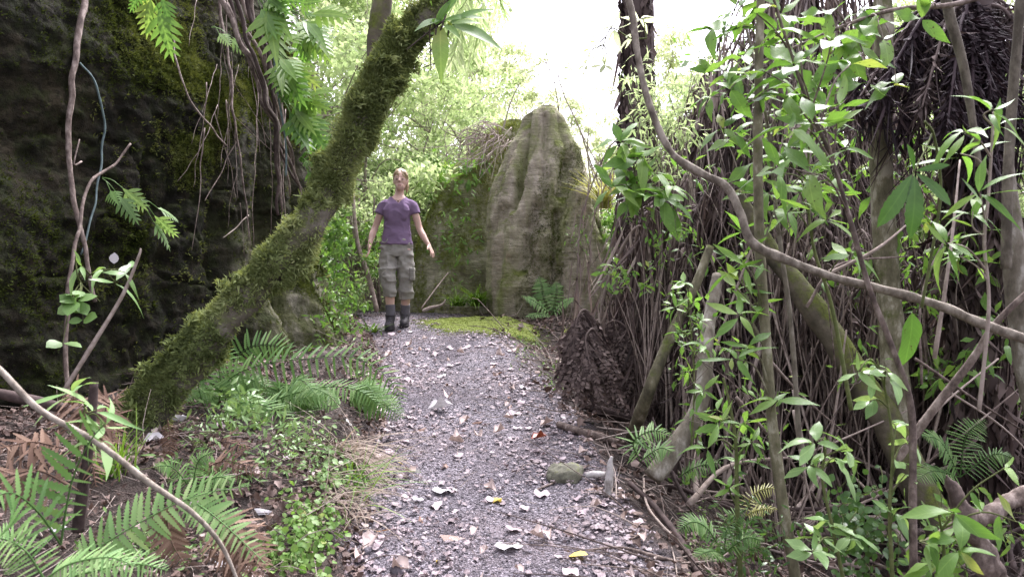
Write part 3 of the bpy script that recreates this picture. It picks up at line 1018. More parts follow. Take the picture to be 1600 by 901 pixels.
# ------------------------------------------------------------------ tubes as things
def wood(name, label, cat, pts, w, mat, seg=10, n=40, rough=.12, freq=9., group=None, wob=0.):
    """pts: world points; w: radii in metres"""
    pts = A(pts, float)
    mb = MB()
    tube(mb, pts, w, seg, n, rough, freq, rnd=rng.uniform(.35, .65), wob=wob)
    return tag(mb.build(name, M[mat], loc=pts[0]), label, cat, group)


def PX(lst, d0, d1=None):
    """pixel path at a depth (or from one depth to another)"""
    d1 = d0 if d1 is None else d1
    n = len(lst)
    return [P(a, b, d0 + (d1 - d0) * k / max(1, n - 1)) for k, (a, b) in enumerate(lst)]


# leaning mossy trunk
lt = [(190, 725), (228, 650), (290, 570), (377, 470), (460, 385), (520, 285), (562, 195), (605, 115), (645, 50), (690, -15), (720, -70)]
lp = PX(lt, 4.15, 4.75)
leaner = thing('leaning_tree', 'thick mossy tree trunk leaning diagonally across in front of the boulder', 'tree', lp[0])
mb = MB()
wpx = [44, 37, 32, 30, 28, 26, 23.5, 21, 18.5, 14, 12]
rad = [w / F * d for w, d in zip(wpx, np.linspace(4.15, 4.75, 11))]
tv, tnm, tp = tube(mb, lp, rad, 30, 150, .24, 6.0)
mb.build('trunk', M['bark_mossdark'], leaner)
mb = MB()
up_l = PX([(592, 150), (590, 100), (592, 40), (600, -10), (604, -60)], 4.75, 4.8)
tube(mb, up_l, [.085, .065, .06, .05, .045], 16, 40, .12, 6)
mb.build('limb', M['bark_moss'], leaner)
q = grid_faces(30, 150, True)
LW = lambda c, n: (.22 + 1.1 * sstep(-.12, .28, fbm(c * 4.2, 3)) * (1 + .8 * (fix_normals(n, c - A([0, 0, 0]))[:, 2] > -2))) 
p, n = tri_sample(tv, q, 62000, LW)
cen = tp[np.argmin(((p[:, None, :] - tp[None, ::6, :]) ** 2).sum(-1), axis=1) * 6]
n = fix_normals(n, p - cen)
mb = MB()
keep = (n @ nrm(A([-.75, -.1, .75]))) > rng.uniform(-1.7, .35, len(n))
p, n = p[keep], n[keep]
k = rng.random(len(p)) < .75
p = p + n * (.034 * np.clip(fbm(p * 7, 2), -.3, 1))[:, None]
moss_coat(mb, p[k], n[k], .031)
moss_coat(mb, p[~k], n[~k], .020, T_mossleaf, .35, 1.0)
for _ in range(70):
    i_ = rng.integers(0, len(p))
    m_ = int(rng.integers(25, 60))
    q_ = p[i_] + rng.normal(0, .022, (m_, 3)) + n[i_] * .012
    moss_coat(mb, q_, nrm(n[i_] + rng.normal(0, .4, (m_, 3)) - UP * .3), .034, hi=1.)
mb.build('moss', M['moss_trunk'], leaner)
if 0:
  inst(b, T_round, [P(576, 290, 4.33), P(540, 205, 4.35), P(520, 335, 4.25), P(535, 210, 4.2)], A([[.4, 0, -1], [.3, 0, -1], [-.5, 0, -.8], [.8, 0, -.4]]), A([0, -1, .2]), [.06, .05, .05, .04], [.4, .7, .5, .6])


# strap-leaved epiphyte up on the leaning trunk
ep = P(690, 35, 4.45)
epi = thing('epiphyte', 'strap-leaved epiphyte plant perched high on the leaning trunk', 'plant', ep)
mb = MB()
for (tx, ty, s) in [(665, 50, .13), (725, 40, .22), (735, 36, .2), (705, 12, .2), (700, 55, .15), (752, 60, .17), (735, 18, .16), (715, -5, .2), (690, 95, .14)]:
    t = P(tx, ty, 4.35 + rng.uniform(-.1, .1))
    D = nrm(t - ep + A([0, -.02, .06]))
    inst(mb, leafT(.13, 7, .2, .35, .5, 1.3), [ep + rng.normal(0, .02, 3)], [D], [A([0, -.7, .7])], [np.linalg.norm(t - ep) + .08], [rng.random()])
for k in range(16):
    a = ep + rng.normal(0, .05, 3)
    inst(mb, T_small, [a], [rng.normal(0, 1, 3)], [A([0, -1, .4])], [.05], [rng.random()])
mb.build('leaves', M['leaf_bright'], epi)
mb = MB()
for k in range(7):
    tube(mb, [ep + rng.normal(0, .03, 3), ep + A([-.03, 0, -.08]) + rng.normal(0, .04, 3), ep + A([-.08, .02, -.2]) + rng.normal(0, .05, 3)], [.006, .003], 5, 8)
mb.build('root', M['twig_dark'], epi)


# ------------------------------------------------------------------ vines and roots over the boulder
def vine(name, label, cat, pts, r0, r1, mat, gap=.05, group=None, seg=7, n=50):
    w = [onrock(a, b, gap) for a, b in pts]
    w = A(w)
    # iron out jumps in depth along the strand
    for _ in range(3):
        w[1:-1] = (w[:-2] + 2 * w[1:-1] + w[2:]) / 4 * .5 + w[1:-1] * .5
    return wood(name, label, cat, w, [r0, r1], mat, seg, n, .10, 20, group, wob=.012)


vine('climbing_vine', 'thick brown woody vine climbing the dark boulder face at the far end', 'vine', [(122, -20), (118, 60), (108, 130), (101, 200), (96, 265), (103, 340), (115, 400), (130, 470)], .020, .012, 'twig_brown', .07)
vine('climbing_vine', 'forked brown stem crossing the thick vine on the boulder, ending in a bare bent tip', 'vine', [(188, 231), (160, 238), (125, 265), (95, 300), (82, 350), (80, 440), (74, 540), (64, 622)], .007, .013, 'twig_brown', .16)
vine('hanging_root', 'wavy pale teal root curving down the boulder beside the thick vine', 'root', [(124, 98), (138, 115), (154, 140), (161, 180), (161, 225), (156, 270), (145, 310), (134, 355), (120, 395)], .007, .006, 'root_teal', .02)
vine('hanging_root', 'long brown root hanging down the boulder centre with side rootlets', 'root', [(326, -20), (340, 50), (346, 120), (352, 190), (364, 260), (373, 310), (378, 380)], .012, .005, 'twig_brown', .08)
vine('hanging_root', 'slanting thin root from the upper boulder to the long root', 'root', [(258, 60), (266, 110), (285, 155), (312, 195), (345, 232)], .007, .006, 'twig_brown', .07)
vine('hanging_root', 'short rootlet forking left from the long root', 'root', [(358, 219), (345, 250), (325, 285), (310, 308)], .004, .003, 'twig_brown', .07)
vine('hanging_root', 'lowest rootlet forking left beneath the long root', 'root', [(376, 332), (362, 352), (343, 377)], .005, .003, 'twig_pale', .08)
rl = [[(330, 95), (310, 160), (285, 230)], [(336, 165), (318, 210), (290, 255), (272, 285)], [(350, 120), (385, 175), (425, 230), (440, 265)], [(360, 190), (395, 220), (435, 258)], [(366, 278), (350, 310), (346, 362)], [(374, 300), (382, 345), (380, 400)], [(372, 320), (372, 400)], [(295, 0), (290, 80)], [(382, 40), (381, 130)], [(345, 160), (346, 190), (358, 225)], [(338, 0), (390, 55), (420, 65)]]
for k in rl:
    vine('rootlet', 'thin dry rootlet dangling from the long root over the dark rock face', 'root', k, .003, .0015, 'twig_brown', .06, 'thin rootlets on the boulder face', 5, 16)
for k in range(16):
    x0 = rng.uniform(300, 470)
    y0 = rng.uniform(0, 200)
    L = rng.uniform(90, 260)
    s = rng.normal(0, 25)
    vine('rootlet', 'thin dry rootlet trailing down the mossy edge of the boulder', 'root', [(x0, y0), (x0 + s * .4 + rng.normal(0, 6), y0 + L * .5), (x0 + s, y0 + L)], rng.uniform(.003, .006), .002, 'twig_brown', .07, 'thin rootlets on the boulder edge', 5, 18)
# bundle of vines along the boulder edge
bun = [[(352, -20), (372, 60), (405, 120), (428, 170), (440, 230), (455, 270), (470, 300)], [(362, -20), (385, 50), (415, 110), (435, 180), (445, 260), (450, 310)],
       [(372, -20), (395, 45), (420, 95), (440, 160), (452, 220), (462, 290)], [(380, -20), (400, 40), (424, 100), (432, 170), (436, 250), (440, 320)],
       [(344, -20), (378, 70), (410, 130), (432, 200), (438, 270), (444, 330)], [(390, -20), (404, 55), (422, 120), (446, 200), (460, 255), (472, 330)],
       [(366, -20), (392, 75), (416, 150), (430, 210), (434, 290), (437, 340)], [(356, 0), (382, 90), (402, 140), (426, 190), (447, 240), (466, 280)]]
for k, b in enumerate(bun):
    d = rng.uniform(5.35, 5.75)
    w = [P(a, c, d + .05 * q) for q, (a, c) in enumerate(b)]
    wood('climbing_vine', 'slender reddish brown vine in the bundle draped down the boulder edge', 'vine', w, [rng.uniform(.012, .02), rng.uniform(.006, .01)], 'twig_brown' if k % 3 else 'twig_dark', 7, 40, .12, 18, 'vines draped down the boulder edge', .03)
wood('climbing_vine', 'pale bluish root showing among the vines at the boulder edge', 'vine', [P(424, 40, 5.4), P(432, 130, 5.4), P(446, 220, 5.4), P(447, 275, 5.4)], [.008, .006], 'root_teal', 6, 24)


# ------------------------------------------------------------------ leafy plants
def whorl(mb, p, ax, k, size, T, el=.35, jit=.25, droop=.15, wid=1.):
    ax = nrm(ax)
    u = nrm(np.cross(ax, A([.31, .52, .79])))
    v = np.cross(ax, u)
    a0 = rng.random() * 6.28
    a = a0 + np.arange(k) * 2.4 + rng.normal(0, .2, k)
    e = el + rng.normal(0, jit, k)
    D = (np.cos(a)[:, None] * u + np.sin(a)[:, None] * v) * np.cos(e)[:, None] + ax * np.sin(e)[:, None] - UP * droop
    N = np.broadcast_to(ax, (k, 3)) + UP * .8 + rng.normal(0, .25, (k, 3))
    s = size * rng.uniform(.65, 1.1, k)
    pos = p + nrm(D) * (s * .05)[:, None] - ax * (np.arange(k)[:, None] * size * .03)
    inst(mb, T, pos, D, N, s, np.clip(rng.normal(.5, .22, k), 0, 1), wid)


def nearest_on(path, p):
    k = np.argmin(np.linalg.norm(path - p, axis=1))
    return k


def leafy(name, label, cat, trunk, rad, bark, sprays, leafT_, size, leafmat_, k=(5, 8), group=None, seg=8, wob=.0, el=.35, twig=.0028, rough=.1, wid=1., back=.25, leafname='leaves'):
    """a sapling: a stem, twigs out to each spray, a whorl of leaves at each twig end and some along it"""
    trunk = A(trunk, float)
    t = thing(name, label, cat, trunk[0], group)
    mb = MB()
    _, _, path = tube(mb, trunk, rad, seg, 60, rough, 10, rnd=rng.uniform(.35, .65), wob=wob)
    lv = MB()
    for s in sprays:
        p = A(s[:3], float)
        sz = size * (s[3] if len(s) > 3 else 1)
        i = nearest_on(path, p)
        j = max(0, i - int(back * 20))
        b = path[j]
        if np.linalg.norm(p - b) > .9:
            b = path[i]
        mid = (b + p) / 2 + UP * np.linalg.norm(p - b) * .12 + rng.normal(0, .012, 3)
        tw = spline([b, mid, p], 9)
        tube(mb, tw, [twig * 1.4, twig * .7], 5, 9, caps=False)
        ax = nrm(tw[-1] - tw[-3]) * .5 + UP * .6 + A([0, -.25, 0]) + rng.normal(0, .15, 3)
        whorl(lv, p, ax, int(rng.integers(k[0], k[1] + 1)), sz, leafT_, el, wid=wid)
        for q in (4, 6):
            if rng.random() < .55 and np.linalg.norm(p - b) > .08:
                sd = nrm(np.cross(tw[q] - tw[q - 1], UP) * rng.choice([-1, 1]) + rng.normal(0, .3, 3))
                inst(lv, leafT_, [tw[q]], [sd + nrm(tw[q] - tw[q - 1]) * .5], [UP + rng.normal(0, .3, 3)], [sz * .75], [rng.random()], wid)
    mb.build('stem', M[bark], t)
    lv.build(leafname, M[leafmat_], t)
    return t


def cloud(mb, c, r, n, size, T, flat=.55, out=.6):
    o = nrm(rng.normal(size=(n, 3))) * (rng.random((n, 1)) ** .45)
    p = A(c) + o * r
    D = nrm(o * out + rng.normal(0, .6, (n, 3)) + A([0, 0, -.15]))
    N = UP + rng.normal(0, flat, (n, 3))
    inst(mb, T, p, D, N, size * rng.uniform(.55, 1.15, n), np.clip(.5 + .25 * o[:, 2] + rng.normal(0, .2, n), 0, 1))


def bush(name, label, cat, base, clusters, T, size, leafmat_, bark='twig_brown', group=None, stem=.006, tr=None):
    """stems from a base out to clusters (x,y,z,r,n)"""
    base = A(base, float)
    t = thing(name, label, cat, base, group)
    mb, lv = MB(), MB()
    for c in clusters:
        p = A(c[:3], float)
        h = p - base
        mid = base + h * .5 + A([0, 0, .12 * np.linalg.norm(h)]) + rng.normal(0, .06, 3) * np.linalg.norm(h)
        tube(mb, [base + rng.normal(0, .02, 3), mid, p], [stem, stem * .35], 5, 12, caps=False, rnd=rng.random())
        for q in range(max(2, int(c[4] / 14))):
            e = p + rng.normal(0, 1, 3) * c[3] * .6
            tube(mb, [mid * .25 + p * .75, (mid * .25 + p * .75 + e) / 2 + rng.normal(0, .02, 3), e], [stem * .4, stem * .15], 4, 6, caps=False, rnd=rng.random())
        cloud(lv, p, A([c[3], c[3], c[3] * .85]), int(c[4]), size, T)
    mb.build('stem', M[bark], t)
    lv.build('leaves', M[leafmat_], t)
    return t


# hound's tongue style fern fronds on the boulder
def lobed_plant(label, root, tips, size, mat, k=1, name='climbing_fern'):
    root = A(root)
    t = thing(name, label, 'fern', root)
    for tip in tips:
        tip = A(tip[:3])
        b = MB()
        D = tip - root
        for _ in range(k):
            r0 = root + rng.normal(0, .01, 3)
            tube(b, [r0, r0 + D * .22 + A([0, -.02, .02]), r0 + D * .4], [.003, .002], 5, 6, caps=False)
            inst(b, T_lobed, [r0 + D * .38], [D + rng.normal(0, .1, 3) * np.linalg.norm(D)], [A([.2, -1., .5]) + rng.normal(0, .3, 3)], [np.linalg.norm(D) * .62 * size], [rng.random()])
        b.build('frond', M[mat], t)
    return t


lobed_plant('lobed glossy fern frond pair hanging against the boulder under the teal root', onrock(150, 288, .05), [onrock(185, 355, .18), onrock(130, 308, .2), onrock(205, 330, .2)], 1., 'leaf_gloss')
lobed_plant('lobed glossy fern frond by itself on the boulder, above the bare stick', onrock(212, 322, .05), [onrock(262, 380, .15), onrock(235, 385, .15), onrock(268, 350, .15)], 1., 'leaf_gloss')
lobed_plant('bluish lobed fern fronds hanging where the long root begins', onrock(330, 45, .05), [onrock(360, 105, .2), onrock(318, 75, .2), onrock(372, 80, .2)], 1., 'leaf_gloss')
lobed_plant('yellow-green lobed fern drooping over the top of the boulder', P(240, -30, 4.0), [P(272, 85, 4.0), P(220, 25, 4.0), P(265, 40, 4.0), P(235, 60, 4.0), P(200, 20, 4.0)], 1.1, 'leaf_bright')
tips = []
for k in range(26):
    tips.append((rng.uniform(410, 530), rng.uniform(20, 260)))
for gi, (rx_, ry_, d_, lab) in enumerate([(400, -10, 5.3, 'bright lobed fern fronds spilling from the boulder top beside the vine bundle'), (425, 80, 5.45, 'bright lobed fern fronds sprouting midway down the vine bundle'), (445, 160, 5.6, 'bright lobed fern fronds sprouting low on the vine bundle'), (470, 250, 5.9, 'bright lobed fern fronds at the lowest end of the vine bundle by the leaning trunk'), (455, 20, 5.9, 'bright lobed fern fronds reaching furthest right from the boulder top')]):
    tt = []
    for k in range(15):
        a = rng.uniform(-1.2, 1.2)
        L = rng.uniform(30, 78)
        tt.append(P(rx_ + math.cos(a) * L * 1.15, ry_ + 25 + math.sin(a) * L, d_ + rng.uniform(-.35, .15)))
    lobed_plant(lab, P(rx_, ry_, d_), tt, 1.1, 'leaf_bright')

# leafy shoots against the boulder, low
leafy('seedling', 'small round-leaved seedling hanging in front of the boulder', 'plant', [onrock(128, 470, .1), P(125, 440, 4.1), P(118, 405, 4.05)], [.004, .003], 'stem_green', [(*P(120, 470, 4.0), 1.), (*P(98, 535, 4.0), 1.1), (*P(130, 500, 4.02), .9), (*P(112, 478, 4.0), .8)], T_round, .10, 'leaf_gloss', (2, 4), wob=0)
leafy('seedling', 'narrow-leaved green shoot reaching out beside the bare slanting stick', 'plant', [onrock(110, 440, .05), P(150, 425, 4.1), P(185, 420, 4.0)], [.004, .003], 'stem_green', [(*P(125, 415, 4.1), 1.), (*P(180, 440, 4.0), 1.2), (*P(165, 420, 4.05), 1.), (*P(195, 425, 4.), 1.1)], T_long, .15, 'leaf_gloss', (2, 3))
one = MB()
inst(one, T_round, [P(178, 412, 4.0)], [A([.1, -.2, 1])], [A([.2, -1, .1])], [.055], [.5])
tag(one.build('pale_leaf', M['litter_white'], loc=P(178, 412, 4.0)), 'single white upturned leaf above the narrow-leaved shoot on the boulder', 'leaf')
wood('bare_stick', 'bare grey stick slanting up in front of the boulder', 'stick', [P(100, 610, 3.9), P(150, 530, 3.95), P(192, 460, 4.0), P(216, 402, 4.0), P(220, 388, 4.0)], [.012, .011, .009, .007, .004], 'twig_pale', 8, 30)
wood('bare_stick', 'short bent twig curling up beside the forked stem on the boulder', 'stick', [onrock(107, 268, .12), onrock(101, 250, .14), onrock(106, 225, .12)], [.006, .004], 'twig_brown', 6, 12)
wood('fallen_pole', 'dark dead pole standing among brown fern at the bank', 'pole', [P(122, 830, 2.75), P(130, 760, 2.75), P(140, 690, 2.76), P(147, 596, 2.78)], [.020, .019, .017, .013], 'twig_dark', 8, 30)
wood('fallen_log', 'dark thin log lying flat behind the bare branch on the bank', 'log', [P(-40, 606, 3.3), P(60, 628, 3.35), P(180, 655, 3.5)], [.022, .024, .016], 'twig_dark', 8, 30)
wood('bare_branch', 'long bare grey-brown branch slanting down across the ferns close to the camera', 'branch', [P(-60, 530, 2.2), P(0, 578, 2.2), P(62, 640, 2.2), P(150, 690, 2.2), P(235, 755, 2.2), P(300, 800, 2.2), P(345, 850, 2.2), P(375, 915, 2.2)], [.0095, .009, .0088, .0083, .0075, .0068, .006, .004], 'twig_grey', 9, 60)


# ------------------------------------------------------------------ ferns
def frond(path, plen, np_, mat_i, T=T_pinna, prof='lance', droop=.25, nrmv=UP, side=(1, 1), wid=1., rr=.003, fwd=.35, jit=.08):
    mb = MB()
    _, _, p = tube(mb, path, [rr, rr * .4], 5, 40, caps=False, rnd=.15)
    tt = np.linspace(.10, .985, np_)
    idx = (tt * 39).astype(int)
    pos = np.stack([np.interp(tt * 39, np.arange(40), p[:, c]) for c in range(3)], -1)
    tan = nrm(np.gradient(p, axis=0))[idx]
    if prof == 'lance':
        L = plen * np.sin(np.pi * (.18 + .80 * tt)) ** .8
    else:
        L = plen * (1 - tt ** 2.2) + .01
    nv = np.broadcast_to(A(nrmv, float), tan.shape)
    for s, on in ((-1, side[0]), (1, side[1])):
        if not on:
            continue
        sd = nrm(np.cross(tan, nv)) * s
        D = sd + tan * fwd - UP * droop + rng.normal(0, jit, sd.shape)
        inst(mb, T, pos, D, nv + rng.normal(0, .12, sd.shape), L * on * rng.uniform(.9, 1.08, len(L)), np.clip(rng.normal(.5, .2, len(L)), 0, 1), wid)
    return mb


def fern(label, base, fronds, mat, cat='fern', name='fern', group=None):
    base = A(base, float)
    t = thing(name, label, cat, base, group)
    for f in fronds:
        frond(**f).build('frond', M[f.get('mat_i') or mat], t)
    return t


def FR(px, d0, d1, plen, n, **kw):
    return dict(path=PX(px, d0, d1), plen=plen, np_=n, mat_i=kw.pop('m', None), **kw)


VN = nrm(A([0, -.55, .8]))
fern('green fern with long arching fronds at the foot of the boulder under the leaning trunk', P(335, 668, 4.7),
     [FR([(335, 665), (352, 600), (400, 572), (480, 560), (560, 560), (615, 600), (628, 640)], 4.75, 4.5, .145, 34, nrmv=nrm(A([0, -.8, .6]))),
      FR([(335, 665), (345, 600), (335, 545), (345, 522)], 4.75, 4.7, .14, 24, nrmv=VN),
      FR([(338, 660), (350, 590), (385, 545), (430, 540), (470, 560)], 4.8, 4.9, .15, 28, nrmv=nrm(A([.1, -.9, .5]))),
      FR([(340, 665), (420, 628), (500, 605), (560, 610), (600, 640)], 4.7, 4.4, .12, 32, nrmv=VN),
      FR([(335, 665), (370, 630), (430, 640), (480, 690)], 4.6, 4.2, .11, 26, nrmv=VN),
      FR([(330, 665), (310, 600), (330, 570), (360, 560)], 4.7, 4.5, .11, 22, nrmv=VN)], 'fern_green')
fern('bright green fern frond arching over the bank under the slanting bare branch', P(120, 890, 2.35),
     [FR([(110, 895), (144, 862), (187, 834), (234, 807), (284, 782), (334, 767), (392, 758)], 2.3, 2.4, .098, 24, wid=1.5, nrmv=nrm(A([0, -.85, .5])), droop=.05, T=T_pinna),
      FR([(280, 770), (321, 795), (361, 828), (415, 880)], 2.4, 2.25, .07, 22, wid=1.4, nrmv=nrm(A([.2, -.8, .6])), droop=.05)], 'fern_pale')
fern('blurred fern with few long toothed leaflets at the left bank edge', P(95, 850, 1.95),
     [FR([(95, 850), (104, 790), (116, 740), (140, 690), (165, 660)], 1.95, 1.95, .135, 11, nrmv=nrm(A([0, -.9, .4])), droop=.02, side=(1, .35), wid=1.2, fwd=.1),
      FR([(95, 850), (60, 800), (20, 770), (-20, 780)], 1.95, 1.8, .10, 12, nrmv=VN, droop=.1)], 'fern_green')
fern('low green fern at the bottom corner of the bank', G(60, 890), [
    FR([(70, 905), (40, 860), (0, 840), (-50, 850)], 2.0, 1.9, .07, 20, nrmv=VN),
    FR([(70, 905), (110, 880), (170, 870), (215, 885)], 2.0, 1.95, .065, 20, nrmv=VN),
    FR([(80, 910), (140, 893), (210, 880), (262, 890)], 2.05, 2.0, .07, 20, nrmv=VN)], 'fern_pale')
fern('small pale green fern at the base of the pinnacle', P(862, 492, 9.2), [
    FR([(862, 492), (850, 465), (846, 445), (842, 432)], 9.2, 9.3, .14, 16, nrmv=A([0, -1, .3]), T=T_pinna2),
    FR([(862, 492), (835, 470), (815, 462)], 9.2, 9.0, .12, 14, nrmv=VN, T=T_pinna2),
    FR([(862, 492), (870, 455), (868, 440)], 9.2, 9.3, .12, 14, nrmv=A([0, -1, .3]), T=T_pinna2),
    FR([(862, 492), (885, 470), (900, 468)], 9.2, 9.0, .11, 14, nrmv=VN, T=T_pinna2),
    FR([(862, 492), (840, 490), (822, 495)], 9.2, 8.9, .10, 12, nrmv=VN, T=T_pinna2)], 'fern_pale')
fern('yellow-green small fern in the gully between the two leaning poles', P(1005, 690, 3.9), [
    FR([(1000, 720), (990, 690), (1020, 672), (1050, 680)], 3.9, 3.8, .09, 20, nrmv=VN),
    FR([(1000, 720), (1030, 700), (1050, 705)], 3.9, 3.8, .08, 16, nrmv=VN),
    FR([(1060, 745), (1090, 728), (1130, 722)], 3.9, 3.8, .07, 16, nrmv=VN)], 'fern_green')
fern('yellowing fern low among the fallen stalks right of the path', P(1160, 800, 3.5), [
    FR([(1165, 805), (1175, 775), (1200, 762), (1225, 768)], 3.5, 3.4, .05, 18, nrmv=VN),
    FR([(1165, 805), (1190, 795), (1215, 795)], 3.5, 3.4, .045, 16, nrmv=VN)], 'grass_yellow')
for lab, bpx, dd, nfr in [('dense green fern clump spilling over the bank under the boulder', (430, 650), 4.75, 11), ('smaller green fern at the corner of the boulder by the path edge', (540, 640), 4.9, 8), ('shaded green fern tucked under the leaning trunk', (350, 640), 4.9, 9)]:
    b0 = P(bpx[0], bpx[1], dd)
    fr = []
    for k in range(nfr):
        a = rng.uniform(-.3, 3.4)
        L = rng.uniform(60, 125)
        t_ = (bpx[0] + math.cos(a) * L * 1.1, bpx[1] - math.sin(a) * L * .55 + 18)
        m_ = ((bpx[0] + t_[0]) / 2, (bpx[1] + t_[1]) / 2 - rng.uniform(20, 42))
        fr.append(FR([bpx, m_, t_], dd, dd - rng.uniform(-.25, .5), rng.uniform(.08, .13), 26, nrmv=nrm(A([rng.normal(0, .3), -.6, .7]))))
    fern(lab, b0, fr, 'fern_green')
# dead bracken on the bank
for lab, fr in [('curled brown dead fern frond under the bright green frond', [FR([(266, 785), (262, 815), (270, 850), (292, 885)], 2.4, 2.3, .07, 22, nrmv=nrm(A([.6, -.7, .3])), droop=.3, wid=1.5)]),
                ('reddish dead fern spread beside the bright green frond', [FR([(340, 800), (370, 835), (410, 890)], 2.55, 2.4, .12, 22, nrmv=VN, droop=.45, jit=.3), FR([(330, 830), (370, 860), (400, 905)], 2.5, 2.4, .1, 20, nrmv=VN, jit=.3, droop=.4)]),
                ('brown dead fern frond behind the dark pole', [FR([(150, 690), (140, 650), (120, 625), (95, 618)], 3.0, 3.0, .14, 20, nrmv=VN, jit=.3, droop=.4), FR([(150, 690), (165, 640), (185, 618)], 3.0, 3.0, .12, 20, nrmv=VN, jit=.3, droop=.4), FR([(150, 600), (140, 680), (150, 760)], 2.9, 2.7, .10, 22, nrmv=VN, jit=.3, droop=.4)]),
                ('faded dead fern lying on the bank at the picture edge', [FR([(110, 760), (60, 735), (10, 745), (-40, 760)], 2.4, 2.3, .12, 22, nrmv=VN, jit=.3, droop=.4), FR([(100, 700), (50, 690), (0, 700)], 2.7, 2.6, .12, 20, nrmv=VN, jit=.3, droop=.4)]),
                ('single brown dead fern frond hanging under the leaning trunk', [FR([(262, 655), (266, 690), (262, 730)], 3.6, 3.55, .05, 18, nrmv=A([.3, -1, 0]), droop=.3)]),
                ('flattened dead fern under the leaning trunk beyond the bank ferns', [FR([(300, 745), (350, 720), (410, 735)], 3.5, 3.4, .10, 20, nrmv=VN, jit=.3, droop=.4), FR([(310, 700), (350, 690), (390, 700)], 3.9, 3.8, .10, 20, nrmv=VN, jit=.3, droop=.4)])]:
    fern(lab, fr[0]['path'][0], fr, 'fern_dead', 'dead fern', 'dead_fern')


# tufts of grass
def tuft(label, base, n, L, mat, lean=(0, 0, 0), spread=.6, w=.02, droop=.9, name='grass_tuft'):
    mb = MB()
    base = A(base)
    a = rng.uniform(0, 6.28, n)
    D = np.stack([np.cos(a) * spread * rng.random(n), np.sin(a) * spread * rng.random(n), np.ones(n)], -1) + A(lean)
    N = np.stack([-D[:, 0], -D[:, 1], .5 + 0 * a], -1) + rng.normal(0, .2, (n, 3))
    r = rng.normal(0, 1, (n, 3)) * A([.035, .035, 0])
    inst(mb, bladeT(w, 6, droop), base + r, D, N, L * rng.uniform(.5, 1.1, n), rng.random(n))
    return tag(mb.build(name, M[mat], loc=base), label, 'grass')


def drape(label, px0, px1, py0, py1, d, n, L, mat, lean=(.25, -.5, .2)):
    mb = MB()
    b = A([P(rng.uniform(px0, px1), rng.uniform(py0, py1), d + rng.uniform(-.15, .15)) for _ in range(n)])
    b[:, 2] = gz(b[:, 0], b[:, 1]) + .01
    D = A(lean) + rng.normal(0, .25, (n, 3)) + A([0, 0, .4])
    N = np.cross(D, rng.normal(0, 1, (n, 3)))
    N = UP + A([.5, -.4, 0]) + rng.normal(0, .2, (n, 3))
    inst(mb, bladeT(.012, 7, 1.1), b, D, N, L * rng.uniform(.5, 1.15, n), rng.random(n))
    return tag(mb.build('grass_tuft', M[mat], loc=b[0]), label, 'grass')


drape('dry straw-coloured grass draping over the path edge below the fern', 520, 580, 670, 730, 4.15, 150, .26, 'grass_dry', (.55, -.25, -.1))
drape('thin dry grass hanging over the bank edge nearer the camera', 495, 560, 720, 800, 3.55, 70, .22, 'grass_dry', (.5, -.3, -.1))
drape('few green grass blades on the edge between the two dry tufts', 540, 570, 690, 770, 3.8, 50, .22, 'grass_green', (.4, -.4, .3))
tuft('dark green grass tuft behind the dark pole', G(175, 745), 70, .26, 'grass_green', (0, 0, 0), .5, .014, .5)
tuft('green grass tuft at the base of the low mossy rock', P(745, 478, 9.9), 130, .36, 'grass_green', (0, -.2, 0), 1.1, .03, .9)
tuft('second green grass tuft beside the pinnacle base', P(715, 478, 10.0), 80, .28, 'grass_green', (0, -.2, 0), 1.1, .03, .9)
tuft('yellow grass tuft growing out behind the shoulder of the pinnacle', P(945, 325, 9.2), 130, .5, 'grass_yellow', (-.05, -.1, 0), .8, .018, .55)
tuft('greyish green seedling grass on the path beside the woman\'s boots', P(584, 520, 8.2), 40, .16, 'grass_green', (.1, -.1, 0), 1.0, .05, .8)

# creeping plants
def creeper(label, px0, px1, py0, py1, n, size, T, mat, how='ground', name='creeping_plant', d=None):
    mb, st = MB(), MB()
    pts, nrs = [], []
    for _ in range(n):
        px, py = rng.normal((px0 + px1) / 2, (px1 - px0) / 4), rng.normal((py0 + py1) / 2, (py1 - py0) / 4)
        if how == 'ground':
            q = G(px, py, .015 + .04 * rng.random())
            nv = nrm(A([.2, -.5, .8]))
        elif how == 'rock':
            q = onrock(px, py, .02 + .06 * rng.random(), 6.9)
            nv = nrm(A([.4, -.8, .4]))
        else:
            q = P(px, py, d + rng.uniform(-.12, .12))
            nv = nrm(A([0, -.8, .6]))
        pts.append(q)
        nrs.append(nv)
    pts, nrs = A(pts), A(nrs)
    N = nrs + rng.normal(0, .35, nrs.shape)
    for q in pts[::4]:
        o = pts[np.argsort(((pts - q) ** 2).sum(1))[min(7, len(pts) - 1)]]
        tube(st, [q, (q + o) / 2 + nrs[0] * .02, o], [.0018, .0012], 4, 6, caps=False)
    inst(mb, T, pts, rnd_dirs(n, nrm(N)) - UP * .25, N, size * rng.uniform(.6, 1.2, n), np.clip(rng.normal(.55, .2, n), 0, 1))
    t = thing(name, label, 'plant', pts[0])
    st.build('stem', M['stem_green'], t)
    mb.build('leaves', M[mat], t)
    return t


